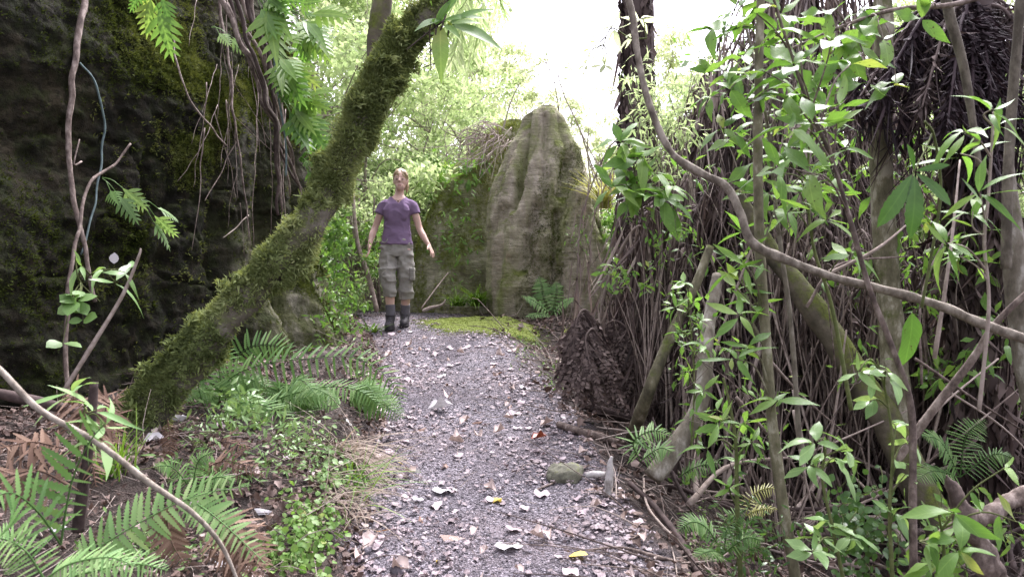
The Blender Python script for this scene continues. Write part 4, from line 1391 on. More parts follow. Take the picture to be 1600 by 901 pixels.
creeper('small round-leaved creeper matting the bank edge close to the camera', 440, 535, 775, 905, 330, .030, T_round, 'leaf_bright')
creeper('sparse creeper on the bank beneath the dry grass', 470, 560, 690, 800, 120, .032, T_round, 'leaf_gloss')
creeper('tiny leafy creeper by the lower end of the bare branch', 390, 470, 840, 905, 120, .028, T_round, 'leaf_bright')
creeper('pale leafy creeper climbing the lower right flank of the boulder', 485, 572, 395, 560, 420, .062, T_leaf, 'leaf_bright', 'rock')
creeper('bright leafy creeper high on the right edge of the boulder', 495, 548, 325, 430, 220, .075, T_leaf2, 'leaf_bright', 'rock')
creeper('low green seedlings along the path edge at the boulder corner', 545, 590, 520, 640, 90, .05, T_leaf, 'leaf_bright')
creeper('dark-stalked small-leaved plant spreading under the leaning trunk', 335, 420, 595, 700, 190, .060, T_leaf, 'leaf_gloss', 'depth', d=4.35)
creeper('small-leaved plant trailing on the bank below the boulder fern', 400, 500, 640, 720, 120, .050, T_leaf, 'leaf_gloss', 'depth', d=4.1)
creeper('low green plants at the crest of the path left of the fern', 800, 850, 520, 570, 90, .04, T_leaf, 'leaf_bright')
creeper('tiny seedlings on the slope beside the withered brown frond', 840, 890, 545, 620, 50, .045, T_leaf, 'leaf_bright')
creeper('small-leaved ground plants deep among the fallen stalks', 1290, 1400, 760, 901, 320, .035, T_round, 'leaf_dark', 'depth', d=3.4)
creeper('scattered small weeds at the lower edge right of the path', 1060, 1120, 760, 880, 70, .03, T_leaf, 'leaf_bright')
creeper('small-leaved creeper hanging on the front of the low mossy rock', 660, 760, 300, 440, 120, .085, T_leaf, 'leaf_bright', 'depth', d=10.35)
creeper('bright leafy growth on the sloping top of the low mossy rock', 690, 770, 230, 320, 110, .11, T_leaf2, 'leaf_bright', 'depth', d=10.7)
creeper('few green shoots clinging to the flank of the pinnacle', 880, 925, 340, 390, 34, .06, T_leaf, 'leaf_bright', 'depth', d=8.9)

creeper('low ferny plants scattered over the brown litter beyond the bright frond', 250, 430, 700, 790, 150, .055, T_pinna2, 'fern_green')
creeper('small green plants on the bank between the dry grass and the boulder fern', 400, 540, 660, 760, 260, .040, T_leaf, 'leaf_gloss')
creeper('tiny weeds on the bank beside the leaning trunk foot', 260, 360, 650, 720, 90, .040, T_leaf, 'leaf_gloss')
creeper('low leafy plants in the corner among the near ferns', 130, 330, 830, 905, 220, .035, T_leaf, 'fern_green')
creeper('low dark-leaved plants at the bottom edge right of the path', 1090, 1260, 780, 905, 240, .035, T_leaf, 'leaf_dark', 'depth', d=3.0)
creeper('round-leaved plants under the rough branches in the lower corner', 1420, 1600, 780, 905, 260, .045, T_leaf2, 'leaf_bright', 'depth', d=3.1)
fern('low green fern at the bottom edge beside the straight sapling foot', P(1130, 860, 3.0), [FR([(1130, 865), (1105, 825), (1080, 815), (1058, 830)], 3.0, 2.9, .06, 22, nrmv=VN), FR([(1130, 865), (1140, 815), (1165, 795)], 3.0, 3.0, .06, 20, nrmv=VN), FR([(1130, 865), (1165, 840), (1195, 845)], 3.0, 2.9, .055, 20, nrmv=VN), FR([(1130, 865), (1110, 860), (1085, 870)], 3.0, 2.8, .05, 18, nrmv=VN)], 'fern_green')
fern('dark green fern deep in the gully between grey trunk and edge trunk', P(1500, 740, 3.9), [FR([(1500, 745), (1470, 690), (1440, 680)], 3.9, 3.8, .09, 22, nrmv=VN), FR([(1500, 745), (1510, 680), (1540, 655)], 3.9, 3.9, .09, 22, nrmv=VN), FR([(1500, 745), (1550, 710), (1585, 715)], 3.9, 3.8, .08, 20, nrmv=VN), FR([(1500, 745), (1460, 735), (1430, 750)], 3.9, 3.7, .08, 20, nrmv=VN)], 'fern_green')
fern('small green fern on the open bank below the leaning trunk', P(300, 760, 3.2), [FR([(300, 765), (270, 730), (240, 728)], 3.2, 3.1, .06, 20, nrmv=VN), FR([(300, 765), (310, 720), (335, 705)], 3.2, 3.2, .06, 20, nrmv=VN), FR([(300, 765), (340, 745), (365, 752)], 3.2, 3.1, .055, 20, nrmv=VN)], 'fern_green')
# seedlings by the pole
leafy('seedling', 'leafy green seedling growing against the dark pole', 'plant', [P(120, 720, 2.55), P(125, 670, 2.5), P(135, 630, 2.5)], [.004, .002], 'stem_green', [(*P(150, 640, 2.45), 1), (*P(165, 665, 2.45), .9), (*P(110, 612, 2.5), 1.), (*P(160, 685, 2.45), .9)], T_long, .14, 'fern_pale', (3, 4))

# ------------------------------------------------------------------ twig heaps
mb = MB()
for k in range(60):
    a = P(rng.normal(772, 16), rng.normal(216, 14), 10.7)
    tube(mb, [a, a + A([rng.normal(-.12, .12), rng.normal(-.2, .1), rng.normal(-.02, .12)]), a + A([rng.normal(-.3, .2), rng.normal(-.3, .15), rng.normal(-.3, .15)])], [.008, .003], 4, 7, caps=False, rnd=rng.random())
tag(mb.build('twig_heap', M['twig_pale'], loc=P(775, 222, 10.7)), 'tangle of bare dead twigs lodged on top of the low mossy rock', 'twigs')
wood('bare_stick', 'curved bare stick lying on the ground by the mossy rock', 'stick', [P(660, 486, 9.6), P(672, 481, 9.6), P(690, 476, 9.6), P(696, 468, 9.6)], [.02, .022, .015, .01], 'twig_pale', 7, 20)
wood('bare_stick', 'thin straight stick leaning on the mossy rock by the woman', 'stick', [P(658, 482, 9.6), P(680, 452, 9.8), P(700, 426, 10.1)], [.010, .007], 'twig_pale', 6, 12)
wood('bare_stick', 'thin grey stem leaning up beside the woman\'s right arm', 'stick', [P(589, 486, 9.2), P(575, 430, 9.3), P(558, 375, 9.4), P(550, 285, 9.5), P(552, 250, 9.5)], [.032, .03, .026, .02, .015], 'twig_pale', 8, 30)
for k in range(9):
    x0 = rng.uniform(548, 600)
    wood('bare_stick', 'dry upright stalk in the cluster behind the woman\'s right hand', 'stick', [P(x0, 482, 10), P(x0 - rng.uniform(0, 12), 400, 10), P(x0 - rng.uniform(-20, 20), rng.uniform(300, 350), 10)], [.02, .012], 'twig_brown', 6, 14, group='dry stalks behind the woman')
# stones and logs at the right edge of the path
def stone(name, label, c, r, mat, seed):
    mb = MB()
    nu, nv = 40, 22
    th = np.linspace(0.02, np.pi - .02, nv)
    ph = np.arange(nu) / nu * 2 * np.pi
    V = np.stack([np.sin(th)[:, None] * np.cos(ph), np.sin(th)[:, None] * np.sin(ph), np.broadcast_to(np.cos(th)[:, None], (nv, nu))], -1).reshape(-1, 3)
    V = V * (1 + .22 * fbm(V * 1.4 + seed, 3) + .06 * fbm(V * 6 + seed, 3))[:, None]
    mb.add(V * A(r) + A(c), grid_faces(nu, nv, True)[:, ::-1], rnd=.5)
    return tag(mb.build(name, M[mat], loc=c), label, 'stone')


stone('path_stone', 'rounded grey-green stone set at the right edge of the path', G(884, 752) + A([0, .05, .01]), (.095, .09, .075), 'stone', 3)
stone('path_stone', 'small grey stone on the near left of the path', G(622, 895) + A([0, 0, .01]), (.03, .03, .025), 'gravel', 13)
stone('path_stone', 'tiny grey stone at the bank edge beside a brown leaf', G(573, 865) + A([0, 0, .01]), (.018, .018, .014), 'gravel', 23)
c = G(950, 775)
mb = MB()
tube(mb, [c, c + A([.005, 0, .07]), c + A([.012, .01, .15]), c + A([.02, .01, .19])], [.017, .022, .016, .006], 10, 20, .25, 30)
tag(mb.build('wood_chunk', M['wood_white'], loc=c), 'upright chunk of bleached white wood beside the grey stone', 'wood')
c = G(915, 752)
wood('wood_chunk', 'short bleached wood piece lying between stone and white chunk', 'wood', [c + A([0, 0, .03]), c + A([.06, 0, .035]), c + A([.11, .02, .03])], [.014, .018, .01], 'wood_white', 9, 14, .25, 30)


def lying(name, label, pl, r, mat, cat='log', lift=.02, group=None, seg=9):
    w = [G(a, b, lift) for a, b in pl]
    return wood(name, label, cat, w, r, mat, seg, 30, .15, 12, group, .01)


lying('fallen_log', 'dark broken log at the path edge under the withered fronds', [(872, 668), (905, 680), (945, 690), (972, 697)], [.022, .026, .02], 'twig_brown')
lying('fallen_log', 'black rotting log in the gully beside the path', [(905, 640), (945, 655), (985, 665)], [.03, .035, .03], 'twig_dark', lift=.05)
lying('fallen_log', 'dark smooth pole lying along the right edge of the path toward the camera', [(985, 765), (1020, 800), (1060, 850), (1090, 905)], [.013, .015, .012], 'twig_dark', lift=.03)
lying('dead_frond', 'long dry brown frond lying on the gravel by the yellow leaf', [(915, 868), (970, 864), (1030, 876), (1110, 895)], [.004, .007, .010], 'twig_brown', 'frond', .015)
lying('bare_stick', 'pale thin root lying along the path edge near the camera', [(1005, 760), (1010, 800), (1030, 830), (1050, 850)], [.006, .005], 'twig_pale', 'stick', .04)
lying('bare_stick', 'straight bare twig lying across the gravel', [(838, 768), (870, 752), (895, 735)], [.005, .003], 'twig_brown', 'stick', .012)

# ------------------------------------------------------------------ tree ferns with skirts of dead fronds
def dead_frond_mesh(seed, L, npin, plen, rr=.011, mat='dead_purple'):
    r = np.random.default_rng(seed)
    mb = MB()
    b1, b2 = r.normal(0, .17), r.normal(0, .11)
    pts = [(0, 0, 0), (b2 * .5, .10 + b1 * .3, -.02), (b2, .17 + b1, -L * .35), (b2 * 1.5 + r.normal(0, .05), .15 + b1, -L * .7), (b2 * 2 + r.normal(0, .09), .12 + b1 * 1.5, -L)]
    _, _, p = tube(mb, pts, [rr, rr * .75, rr * .35], 5, 22, rnd=r.uniform(.35, .95), caps=False)
    t = np.sort(r.uniform(.18, 1, npin))
    pos = np.stack([np.interp(t * 21, np.arange(22), p[:, c]) for c in range(3)], -1)
    D = np.stack([r.normal(0, .45, npin), r.normal(0, .4, npin), -np.ones(npin)], -1)
    inst(mb, T_wither, pos, D, r.normal(0, 1, (npin, 3)), plen * r.uniform(.4, 1.2, npin), np.clip(r.normal(.25, .2, npin), 0, 1), r.uniform(.4, 1.3, npin))
    m = 26
    t = r.uniform(.05, .85, m)
    pos = np.stack([np.interp(t * 21, np.arange(22), p[:, c]) for c in range(3)], -1) + r.normal(0, .035, (m, 3))
    inst(mb, T_thread, pos, np.stack([r.normal(0, .13, m), r.normal(0, .12, m), -np.ones(m)], -1), r.normal(0, 1, (m, 3)), r.uniform(.3, .85, m), np.clip(r.normal(.6, .28, m), 0, 1), r.uniform(.6, 1.4, m))
    return mb.mesh('dead_frond', M[mat])


DF = [dead_frond_mesh(k, 1.9, (14, 34, 8, 44, 22, 4)[k % 6], (.16, .22, .12, .2, .25, .1)[k % 6], (.010, .008, .013, .007, .009, .014)[k % 6]) for k in range(9)]
M['dead_pale'] = leafmat('dead_pale', [(.1, (.08, .06, .052)), (.5, (.18, .143, .122)), (.9, (.34, .285, .245))], .1, .75, .25, (1, .9, .9))
DF = DF + [dead_frond_mesh(80 + k, 1.9, (6, 12, 3)[k], .12, (.009, .013, .007)[k], 'dead_pale') for k in range(3)]
DFB = [dead_frond_mesh(50 + k, 1.9, (60, 90, 40)[k % 3], .2, .008, 'dead_black') for k in range(4)]


def tree_fern(label, px, d, top_py, nfr, r0=.14, rtop=.16, trunk_top=None, tilt=(.02, .16), frac=1., meshes=DF, lo=.55, arms=0, arm_mat='fern_green', spread=None, base_x=None):
    bx_ = (px - 800) / F * d
    base = A([bx_ if base_x is None else base_x, d, g1(bx_, d) - .1])
    ztop = CAMZ - (top_py - 450.5) / F * d
    zt = ztop if trunk_top is None else CAMZ - (trunk_top - 450.5) / F * d
    t = thing('tree_fern', label, 'tree fern', base)
    mb = MB()
    top = A([bx_, d, zt])
    tube(mb, [base, base * .5 + top * .5 + A([rng.normal(0, .03), 0, 0]), top], [r0 * 1.5, r0, r0 * .85], 18, 60, .30, 12, wob=.02)
    # loose fibres on the trunk
    n = 900
    h = rng.random(n)
    a = rng.uniform(0, 6.28, n)
    rr = r0 * (1.45 - .6 * h)
    pp = base + (top - base) * h[:, None] + np.stack([np.cos(a) * rr, np.sin(a) * rr, 0 * a], -1)
    inst(mb, T_wither, pp, np.stack([np.cos(a) * .03, np.sin(a) * .03, -np.ones(n)], -1) + rng.normal(0, .10, (n, 3)), np.stack([np.cos(a), np.sin(a), 0 * a], -1) + rng.normal(0, .5, (n, 3)), rng.uniform(.1, .4, n), rng.random(n), .7)
    mb.build('trunk', M['dead_purple'], t)
    for k in range(nfr):
        o = bpy.data.objects.new('dead_frond', meshes[int(rng.integers(len(meshes)))])
        C.objects.link(o)
        o.parent = t
        ORG[o.name] = base
        az = rng.uniform(0, 6.28)
        hh = ztop - (ztop - base[2]) * (rng.random() ** 1.6) * .5
        sc_ = max(.35, (hh - base[2]) / 1.9 * rng.uniform(lo, 1.05))
        fr_ = (hh - base[2]) / max(.01, zt - base[2])
        ctr = base + (top - base) * min(1, fr_)
        pos = A([ctr[0] + math.cos(az) * rtop * rng.uniform(.3, 1), ctr[1] + math.sin(az) * rtop * rng.uniform(.3, 1), hh]) - base
        sc_ = min(sc_, 1.3)
        tl = rng.uniform(*tilt) + (rng.uniform(0, .3) if rng.random() < .12 and px > 1050 and hh < 2.6 else 0)
        o.location = Vector(pos.tolist())
        o.rotation_euler = (tl, rng.normal(0, .06), az - math.pi / 2)
        o.scale = (min(sc_, 1) * rng.uniform(.8, 1.4), min(sc_, 1) * rng.uniform(.8, 1.6), sc_)
    return t


TF = [('short tree fern skirt of brown fronds close beside the withered mound', 1045, 6.0, 330, 60, .09, .14, None),
      ('low tree fern skirt hanging between the straight sapling and the mossy leaning trunk', 1235, 5.5, 400, 70, .09, .2, None),
      ('tall column of hanging dead fronds reaching the top of the frame behind the straight sapling', 1262, 7.0, -60, 70, .08, .26, None),
      ('column of dead fronds standing right beside the dome of brown fronds', 1140, 7.0, 120, 60, .10, .24, None),
      ('dark shaggy tree fern trunk rising out of view beside the pinnacle', 994, 7.2, 215, 9, .15, .08, -60),
      ('tree fern with a rounded dome of hanging dead brown fronds behind the withered frond', 1105, 6.4, 275, 95, .12, .20, None),
      ('tree fern skirt of dark dead fronds behind the two leaning poles', 1160, 6.0, 285, 95, .12, .25, None),
      ('tree fern with tall loose hanging stalks behind the straight sapling', 1215, 6.5, 150, 64, .06, .34, None),
      ('tree fern skirt of purple-brown stalks behind the mossy leaning trunk', 1300, 6.0, 372, 95, .10, .28, None),
      ('tree fern draped in long dry stalks beside the smooth grey trunk', 1345, 6.9, 170, 36, .05, .30, None),
      ('low tree fern stump with bundled dry stalks right of the grey trunk', 1465, 5.3, 420, 80, .12, .2, None),
      ('dark tree fern trunk in the gloom at the right', 1530, 5.6, 350, 60, .10, .2, None)]
for lab, px, d, tp_, nf, r0, rt, tt_ in TF:
    tree_fern(lab, px, d, tp_, nf, r0, rt, tt_, meshes=DF if px not in (1160, 1530) else DF[:5] + DFB)

# withered brown fronds at the path edge
def withered(label, path, d, plen, n, mat='dead_purple'):
    mb = MB()
    _, _, p = tube(mb, PX(path, d, d - .15), [.009, .005], 6, 40, rnd=.7)
    m = n
    t = np.linspace(.03, 1, m)
    pos = np.stack([np.interp(t * 39, np.arange(40), p[:, c]) for c in range(3)], -1)
    for s in (-1, 1):
        D = np.stack([np.full(m, s * .35), np.full(m, -.1), -np.ones(m)], -1) + rng.normal(0, .1, (m, 3))
        L = plen * rng.uniform(.45, 1.25, m)
        inst(mb, leafT(.05, 5, .3, .1, .2, .8, wave=.8), pos, D, A([0, -1, .1]) + rng.normal(0, .3, (m, 3)), L, np.clip(rng.normal(.35, .15, m), 0, 1))
        for f in np.linspace(.1, .95, 12):
            q = pos + nrm(D) * (L * f)[:, None]
            for s2 in (-1, 1):
                inst(mb, T_diamond, q, np.stack([np.full(m, s2 * .8), np.full(m, -.25), -.55 * np.ones(m)], -1) + rng.normal(0, .2, (m, 3)), A([0, -1, .3]) + rng.normal(0, .4, (m, 3)), .034 * rng.uniform(.7, 1.3, m), np.clip(rng.normal(.62, .22, m), 0, 1))
    return tag(mb.build('withered_frond', M[mat], loc=P(*path[0], d)), label, 'dead frond')


withered('dense purple-brown withered fern frond hanging at the right edge of the path', [(950, 600), (938, 520), (915, 484), (900, 505), (893, 560)], 5.2, .34, 34)
withered('second withered brown frond curving over behind the denser hanging frond', [(940, 560), (945, 512), (965, 502), (990, 525), (1000, 560)], 6.0, .34, 24)
withered('short withered frond tip hanging lowest at the path edge', [(940, 560), (928, 515), (915, 530), (922, 570)], 5.1, .30, 20)

# loose stalks leaning in the gully
for k in range(80):
    px = rng.uniform(1030, 1580)
    d = rng.uniform(4.3, 5.8)
    b = A([(px - 800) / F * d, d, 0.])
    b[2] = g1(b[0], b[1])
    an = float(np.clip(rng.normal(.05, .25), -.03 if px < 1220 else -.4, .6))
    L = rng.uniform(.7, 1.8)
    tp2 = b + A([math.sin(an) * L, rng.uniform(0, .5), abs(math.cos(an)) * L])
    mid = (b + tp2) / 2 + rng.normal(0, .04, 3)
    wood('fallen_stalk', 'loose dry fern stalk leaning among the tree ferns right of the path', 'stalk', [b, mid, tp2], [rng.uniform(.006, .013), rng.uniform(.003, .006)], ('twig_brown', 'twig_pale', 'twig_dark')[k % 3], 6, 16, .1, 20, 'loose stalks leaning among the tree ferns')
for k in range(48):
    px = rng.uniform(1040, 1600)
    py = rng.uniform(690, 900)
    d = rng.uniform(3.7, 5.0)
    b = A([(px - 800) / F * d, d, 0.])
    b[2] = g1(b[0], b[1]) + .04 + .12 * rng.random()
    an = rng.uniform(0, 3.14)
    L = rng.uniform(.5, 1.4)
    e = b + A([math.cos(an) * L, math.sin(an) * L * .6, rng.uniform(-.05, .45)])
    e[0] = max(e[0], float(xc(e[1]) + hw(e[1])) + .15)
    wood('fallen_stalk', 'dry stalk lying criss-cross on the gully floor right of the path', 'stalk', [b, (b + e) / 2 + rng.normal(0, .04, 3), e], [rng.uniform(.008, .02), .006], ('twig_brown', 'twig_pale', 'twig_dark', 'twig_dark')[k % 4], 6, 14, .1, 20, 'stalks lying on the gully floor')

# ------------------------------------------------------------------ trunks on the right
wood('curved_branch', 'long smooth brown branch curving down from the top and sweeping right across the saplings', 'branch', PX([(960, -60), (985, 10), (997, 90), (1015, 165), (1048, 237), (1095, 270), (1135, 292), (1158, 335), (1178, 382), (1240, 410), (1310, 435), (1390, 455), (1470, 478), (1540, 508), (1620, 536), (1700, 560)], 3.0, 2.7), [.011, .012, .0125, .013, .013, .0125, .013, .0135, .018, .0155, .0155, .0155, .0165, .0155, .0155, .0155], 'twig_grey', 12, 200, .22, 14)
wood('slender_tree', 'smooth grey-green upright trunk mottled with lichen behind the curved branch', 'trunk', PX([(1410, 720), (1400, 600), (1392, 500), (1384, 400), (1378, 300), (1376, 200), (1382, 100), (1378, -40)], 4.6), [.085, .075, .068, .065, .063, .060, .056, .05], 'bark_green', 16, 70, .08, 6)
wood('slender_tree', 'mossy trunk leaning down right through the tree ferns', 'trunk', PX([(1475, 830), (1430, 750), (1395, 675), (1350, 605), (1300, 525), (1245, 445), (1205, 395), (1150, 300)], 4.2, 5.0), [.085, .085, .085, .080, .075, .065, .055, .04], 'bark_moss', 16, 70, .10, 7)
wood('slender_tree', 'slim greenish pole leaning toward the withered fronds', 'trunk', [G(985, 690), P(1010, 620, 4.55), P(1050, 520, 4.6), P(1085, 450, 4.6), P(1110, 385, 4.65)], [.042, .036, .030, .027, .024], 'bark_green', 12, 40, .08, 9)
wood('slender_tree', 'pale crooked trunk bending down beside the slim greenish pole', 'trunk', [P(1020, 745, 3.9), P(1050, 705, 3.95), P(1085, 650, 4.0), P(1100, 600, 4.05), P(1102, 550, 4.1), P(1110, 490, 4.2), P(1122, 430, 4.3)], [.045, .05, .045, .040, .038, .035, .03], 'bark_grey', 14, 60, .10, 8)
wood('slender_tree', 'grey trunk at the far edge with a branch crossing it', 'trunk', PX([(1640, 700), (1612, 580), (1596, 480), (1586, 400), (1580, 330), (1576, 250)], 3.6), [.07, .066, .060, .054, .036, .020], 'bark_grey', 14, 40, .08, 7)
wood('slender_tree', 'slender straight grey trunk rising along the picture edge to the top', 'trunk', PX([(1572, 420), (1574, 300), (1580, 180), (1590, 60), (1598, -60)], 3.4), [.022, .022, .021, .02, .02], 'bark_grey', 10, 40, .08, 9)
wood('slender_tree', 'thin grey stem slanting down from the top over the dark crown', 'trunk', PX([(1470, -40), (1485, 30), (1502, 90), (1512, 140), (1530, 260)], 3.4), [.022, .021, .020, .018, .012], 'bark_grey', 10, 40, .08, 9)
wood('bare_branch', 'rough brown branch stub in the lower corner crossing the undergrowth', 'branch', PX([(1640, 760), (1580, 785), (1530, 810), (1480, 830), (1440, 850)], 2.9), [.032, .03, .026, .020, .010], 'twig_brown', 14, 60, .45, 16)
wood('bare_branch', 'dark rough stump leaning up from the lower corner', 'branch', PX([(1560, 920), (1530, 850), (1500, 790), (1486, 760), (1479, 742)], 2.9), [.045, .040, .032, .024, .004], 'twig_brown', 14, 50, .5, 16)
wood('bare_branch', 'straight brown branch rising right from the undergrowth to the edge', 'branch', PX([(1400, 720), (1450, 650), (1520, 560), (1560, 500), (1640, 425)], 3.2, 3.0), [.018, .018, .014, .012, .01], 'twig_brown', 9, 30)
for k, (a, b) in enumerate([((1440, 730), (1600, 600)), ((1420, 690), (1560, 560)), ((1430, 560), (1610, 680)), ((1230, 720), (1420, 640)), ((1200, 560), (1350, 700)), ((1480, 610), (1620, 720)), ((1150, 620), (1330, 880)), ((1240, 640), (1290, 860)), ((1260, 480), (1420, 400)), ((1290, 430), (1440, 330)), ((1440, 600), (1520, 300)), ((1460, 560), (1500, 250))]):
    d = rng.uniform(3.3, 4.3)
    wood('bare_stick', 'thin dry stick criss-crossing the tangle at the right', 'stick', [P(*a, d), (P(*a, d) + P(*b, d)) / 2 + rng.normal(0, .03, 3), P(*b, d + .2)], [rng.uniform(.006, .011), .004], ('twig_brown', 'twig_pale')[k % 2], 6, 16, .1, 20, 'thin sticks in the tangle at the right')

# saplings
S = lambda d, *l: [(*P(a[0], a[1], d + rng.uniform(-.15, .15)), (a[2] if len(a) > 2 else 1.) * .88) for a in l]
leafy('sapling', 'straight slender sapling with a greenish stem and hanging leaves along its left side', 'sapling', PX([(1245, 915), (1222, 780), (1205, 640), (1196, 520), (1188, 400), (1184, 250), (1186, 100), (1190, -40)], 3.0), [.021, .020, .0195, .019, .0185, .018, .016, .014], 'bark_green',
      S(2.95, (1150, 450), (1162, 395), (1155, 490), (1168, 540), (1150, 560), (1165, 415), (1215, 625), (1140, 425), (1175, 475), (1160, 360), (1215, 310)), T_leaf, .15, 'leaf_bright', (3, 5), seg=10)
leafy('sapling', 'thin dark twiggy sapling leaning left with large spotted leaves at its top', 'sapling', PX([(1428, 915), (1426, 780), (1424, 640), (1395, 545), (1360, 455), (1330, 350), (1300, 250), (1262, 160), (1225, 50), (1200, -30)], 2.75), [.014, .013, .012, .010, .009, .0085, .008, .007, .005, .004], 'twig_brown',
      S(2.7, (1210, 50, 1.2), (1180, 20), (1255, 40), (1190, 110, 1.3), (1240, 100), (1270, 190), (1235, 200), (1290, 240), (1215, 260, .9), (1265, 270), (1310, 165), (1330, 100), (1300, 60), (1225, 150)), T_leaf2, .15, 'leaf_spotted', (2, 4), seg=9)
leafy('sapling', 'sapling with bright upright leaf rosettes in the middle of the tangle', 'sapling', PX([(1330, 640), (1300, 480), (1270, 380), (1262, 280), (1268, 190)], 3.3), [.009, .008, .006, .005, .004], 'stem_green',
      S(3.2, (1265, 185, 1.1), (1225, 245), (1215, 270), (1300, 265), (1250, 300), (1230, 330), (1295, 340), (1330, 395)), T_long, .17, 'leaf_bright', (3, 5), seg=8)
leafy('sapling', 'leafy sapling crowded with broad bright leaves behind the straight sapling', 'sapling', PX([(1250, 700), (1235, 500), (1215, 350), (1200, 200), (1170, 60), (1150, -40)], 3.7), [.012, .011, .010, .008, .006, .004], 'bark_grey',
      S(3.6, (1130, 110, 1.1), (1160, 150), (1110, 150, .9), (1210, 120), (1240, 160, 1.1), (1150, 210), (1180, 250, 1.1), (1230, 230), (1260, 120), (1130, 200, .9), (1200, 300), (1270, 300, .9), (1160, 300, .9), (1290, 200), (1245, 60), (1110, 40), (1090, 90, .9), (1310, 300), (1320, 230)), T_leaf2, .16, 'leaf_spotted', (3, 5), seg=8)
leafy('sapling', 'pale-stemmed sapling with star-like bright leaf whorls near the edge', 'sapling', PX([(1530, 640), (1545, 480), (1538, 380), (1545, 300), (1550, 220), (1552, 175)], 2.6), [.007, .006, .005, .005, .004, .003], 'twig_pale',
      S(2.55, (1552, 170, 1.1), (1530, 300, 1.), (1500, 240, 1.2), (1520, 330, .9), (1505, 205), (1560, 195), (1480, 380, .9), (1500, 400, .8)), T_long, .15, 'leaf_bright', (4, 6), seg=8)
leafy('sapling', 'low sapling with drooping pale leaves near the straight sapling foot', 'sapling', PX([(1158, 915), (1152, 800), (1150, 700), (1142, 640), (1130, 590)], 3.0), [.010, .009, .007, .005, .004], 'stem_green',
      S(2.95, (1125, 660, 1.), (1165, 660), (1105, 700), (1155, 720), (1175, 690, .8), (1120, 640, .8), (1140, 760, .8)), T_leaf, .11, 'leaf_bright', (3, 5), seg=8)
leafy('sapling', 'low shrub with glossy pale leaf whorls above the gully floor', 'sapling', PX([(1320, 915), (1300, 820), (1285, 750), (1290, 700)], 2.9), [.007, .006, .005, .004], 'stem_green',
      S(2.85, (1275, 690, 1.1), (1310, 720), (1265, 725), (1325, 700, .9), (1285, 840, 1.1), (1300, 815), (1330, 835, .8), (1270, 860)), T_leaf2, .12, 'leaf_gloss', (4, 6), seg=8)
leafy('sapling', 'low seedling with pale glossy leaves below the grey trunk', 'sapling', PX([(1395, 915), (1390, 800), (1395, 700), (1385, 620), (1370, 560)], 2.8), [.007, .006, .005, .004, .003], 'stem_green',
      S(2.75, (1360, 625, 1.), (1395, 660, .9), (1420, 690, .8), (1370, 570, .8), (1390, 590, .9), (1405, 720, .9), (1340, 580, .7), (1415, 740, .8), (1400, 800, .9)), T_leaf2, .13, 'leaf_gloss', (2, 4), seg=8)
leafy('sapling', 'seedling with bright drooping leaves in the lower corner', 'sapling', PX([(1470, 915), (1475, 860), (1470, 820)], 2.5), [.006, .004], 'stem_green',
      S(2.45, (1490, 800, 1.1), (1450, 850, 1.), (1590, 815, 1.), (1460, 880), (1570, 730, .6), (1500, 860)), T_leaf2, .13, 'leaf_bright', (2, 4), seg=8)
leafy('sapling', 'small seedling with curled light leaves on the pale crooked trunk', 'sapling', PX([(1080, 700), (1085, 600), (1080, 520), (1075, 470)], 3.9), [.005, .004, .003], 'stem_green',
      S(3.85, (1070, 440, .9), (1085, 470), (1060, 520, .8), (1095, 500, .8), (1100, 540), (1075, 580, .8), (1100, 610, .9), (1055, 480, .7)), T_leaf, .12, 'leaf_bright', (3, 5), seg=7)
# big palmate leaf
pl = P(1428, 268, 2.45)
pat = thing('palmate_sapling', 'sapling with one big dangling palmate leaf of seven broad leaflets', 'sapling', P(1440, 480, 2.6))
mb = MB()
tube(mb, [P(1440, 480, 2.6), P(1455, 400, 2.6), P(1470, 300, 2.6), P(1460, 215, 2.55), P(1445, 190, 2.5)], [.005, .004], 6, 30)
tube(mb, [P(1458, 205, 2.55), P(1445, 235, 2.5), pl], [.003, .002], 5, 10)
mb.build('stem', M['stem_green'], pat)
mb = MB()
for (tx, ty, w_) in [(1382, 345, 1.), (1432, 362, 1.15), (1488, 312, 1.), (1424, 228, .9), (1480, 255, .9)]:
    t = P(tx, ty, 2.4)
    D = t - pl
    inst(mb, T_patete, [pl + D * .06], [D + A([0, -.015, 0])], [A([.1, -1, .25])], [np.linalg.norm(D) * .98], [rng.uniform(.2, .6)], w_)
mb.build('leaflets', M['leaf_dark'], pat)
# one large hanging leaf
hl = MB()
inst(hl, T_big, [P(1425, 488, 2.9)], [A([.02, 0, -1.])], [A([.15, -1, .1])], [.21], [.0], .9)
tag(hl.build('hanging_leaf', M['leaf_spotted'], loc=P(1425, 488, 2.9)), 'one large oval green leaf hanging straight down in front of the grey trunk', 'leaf')
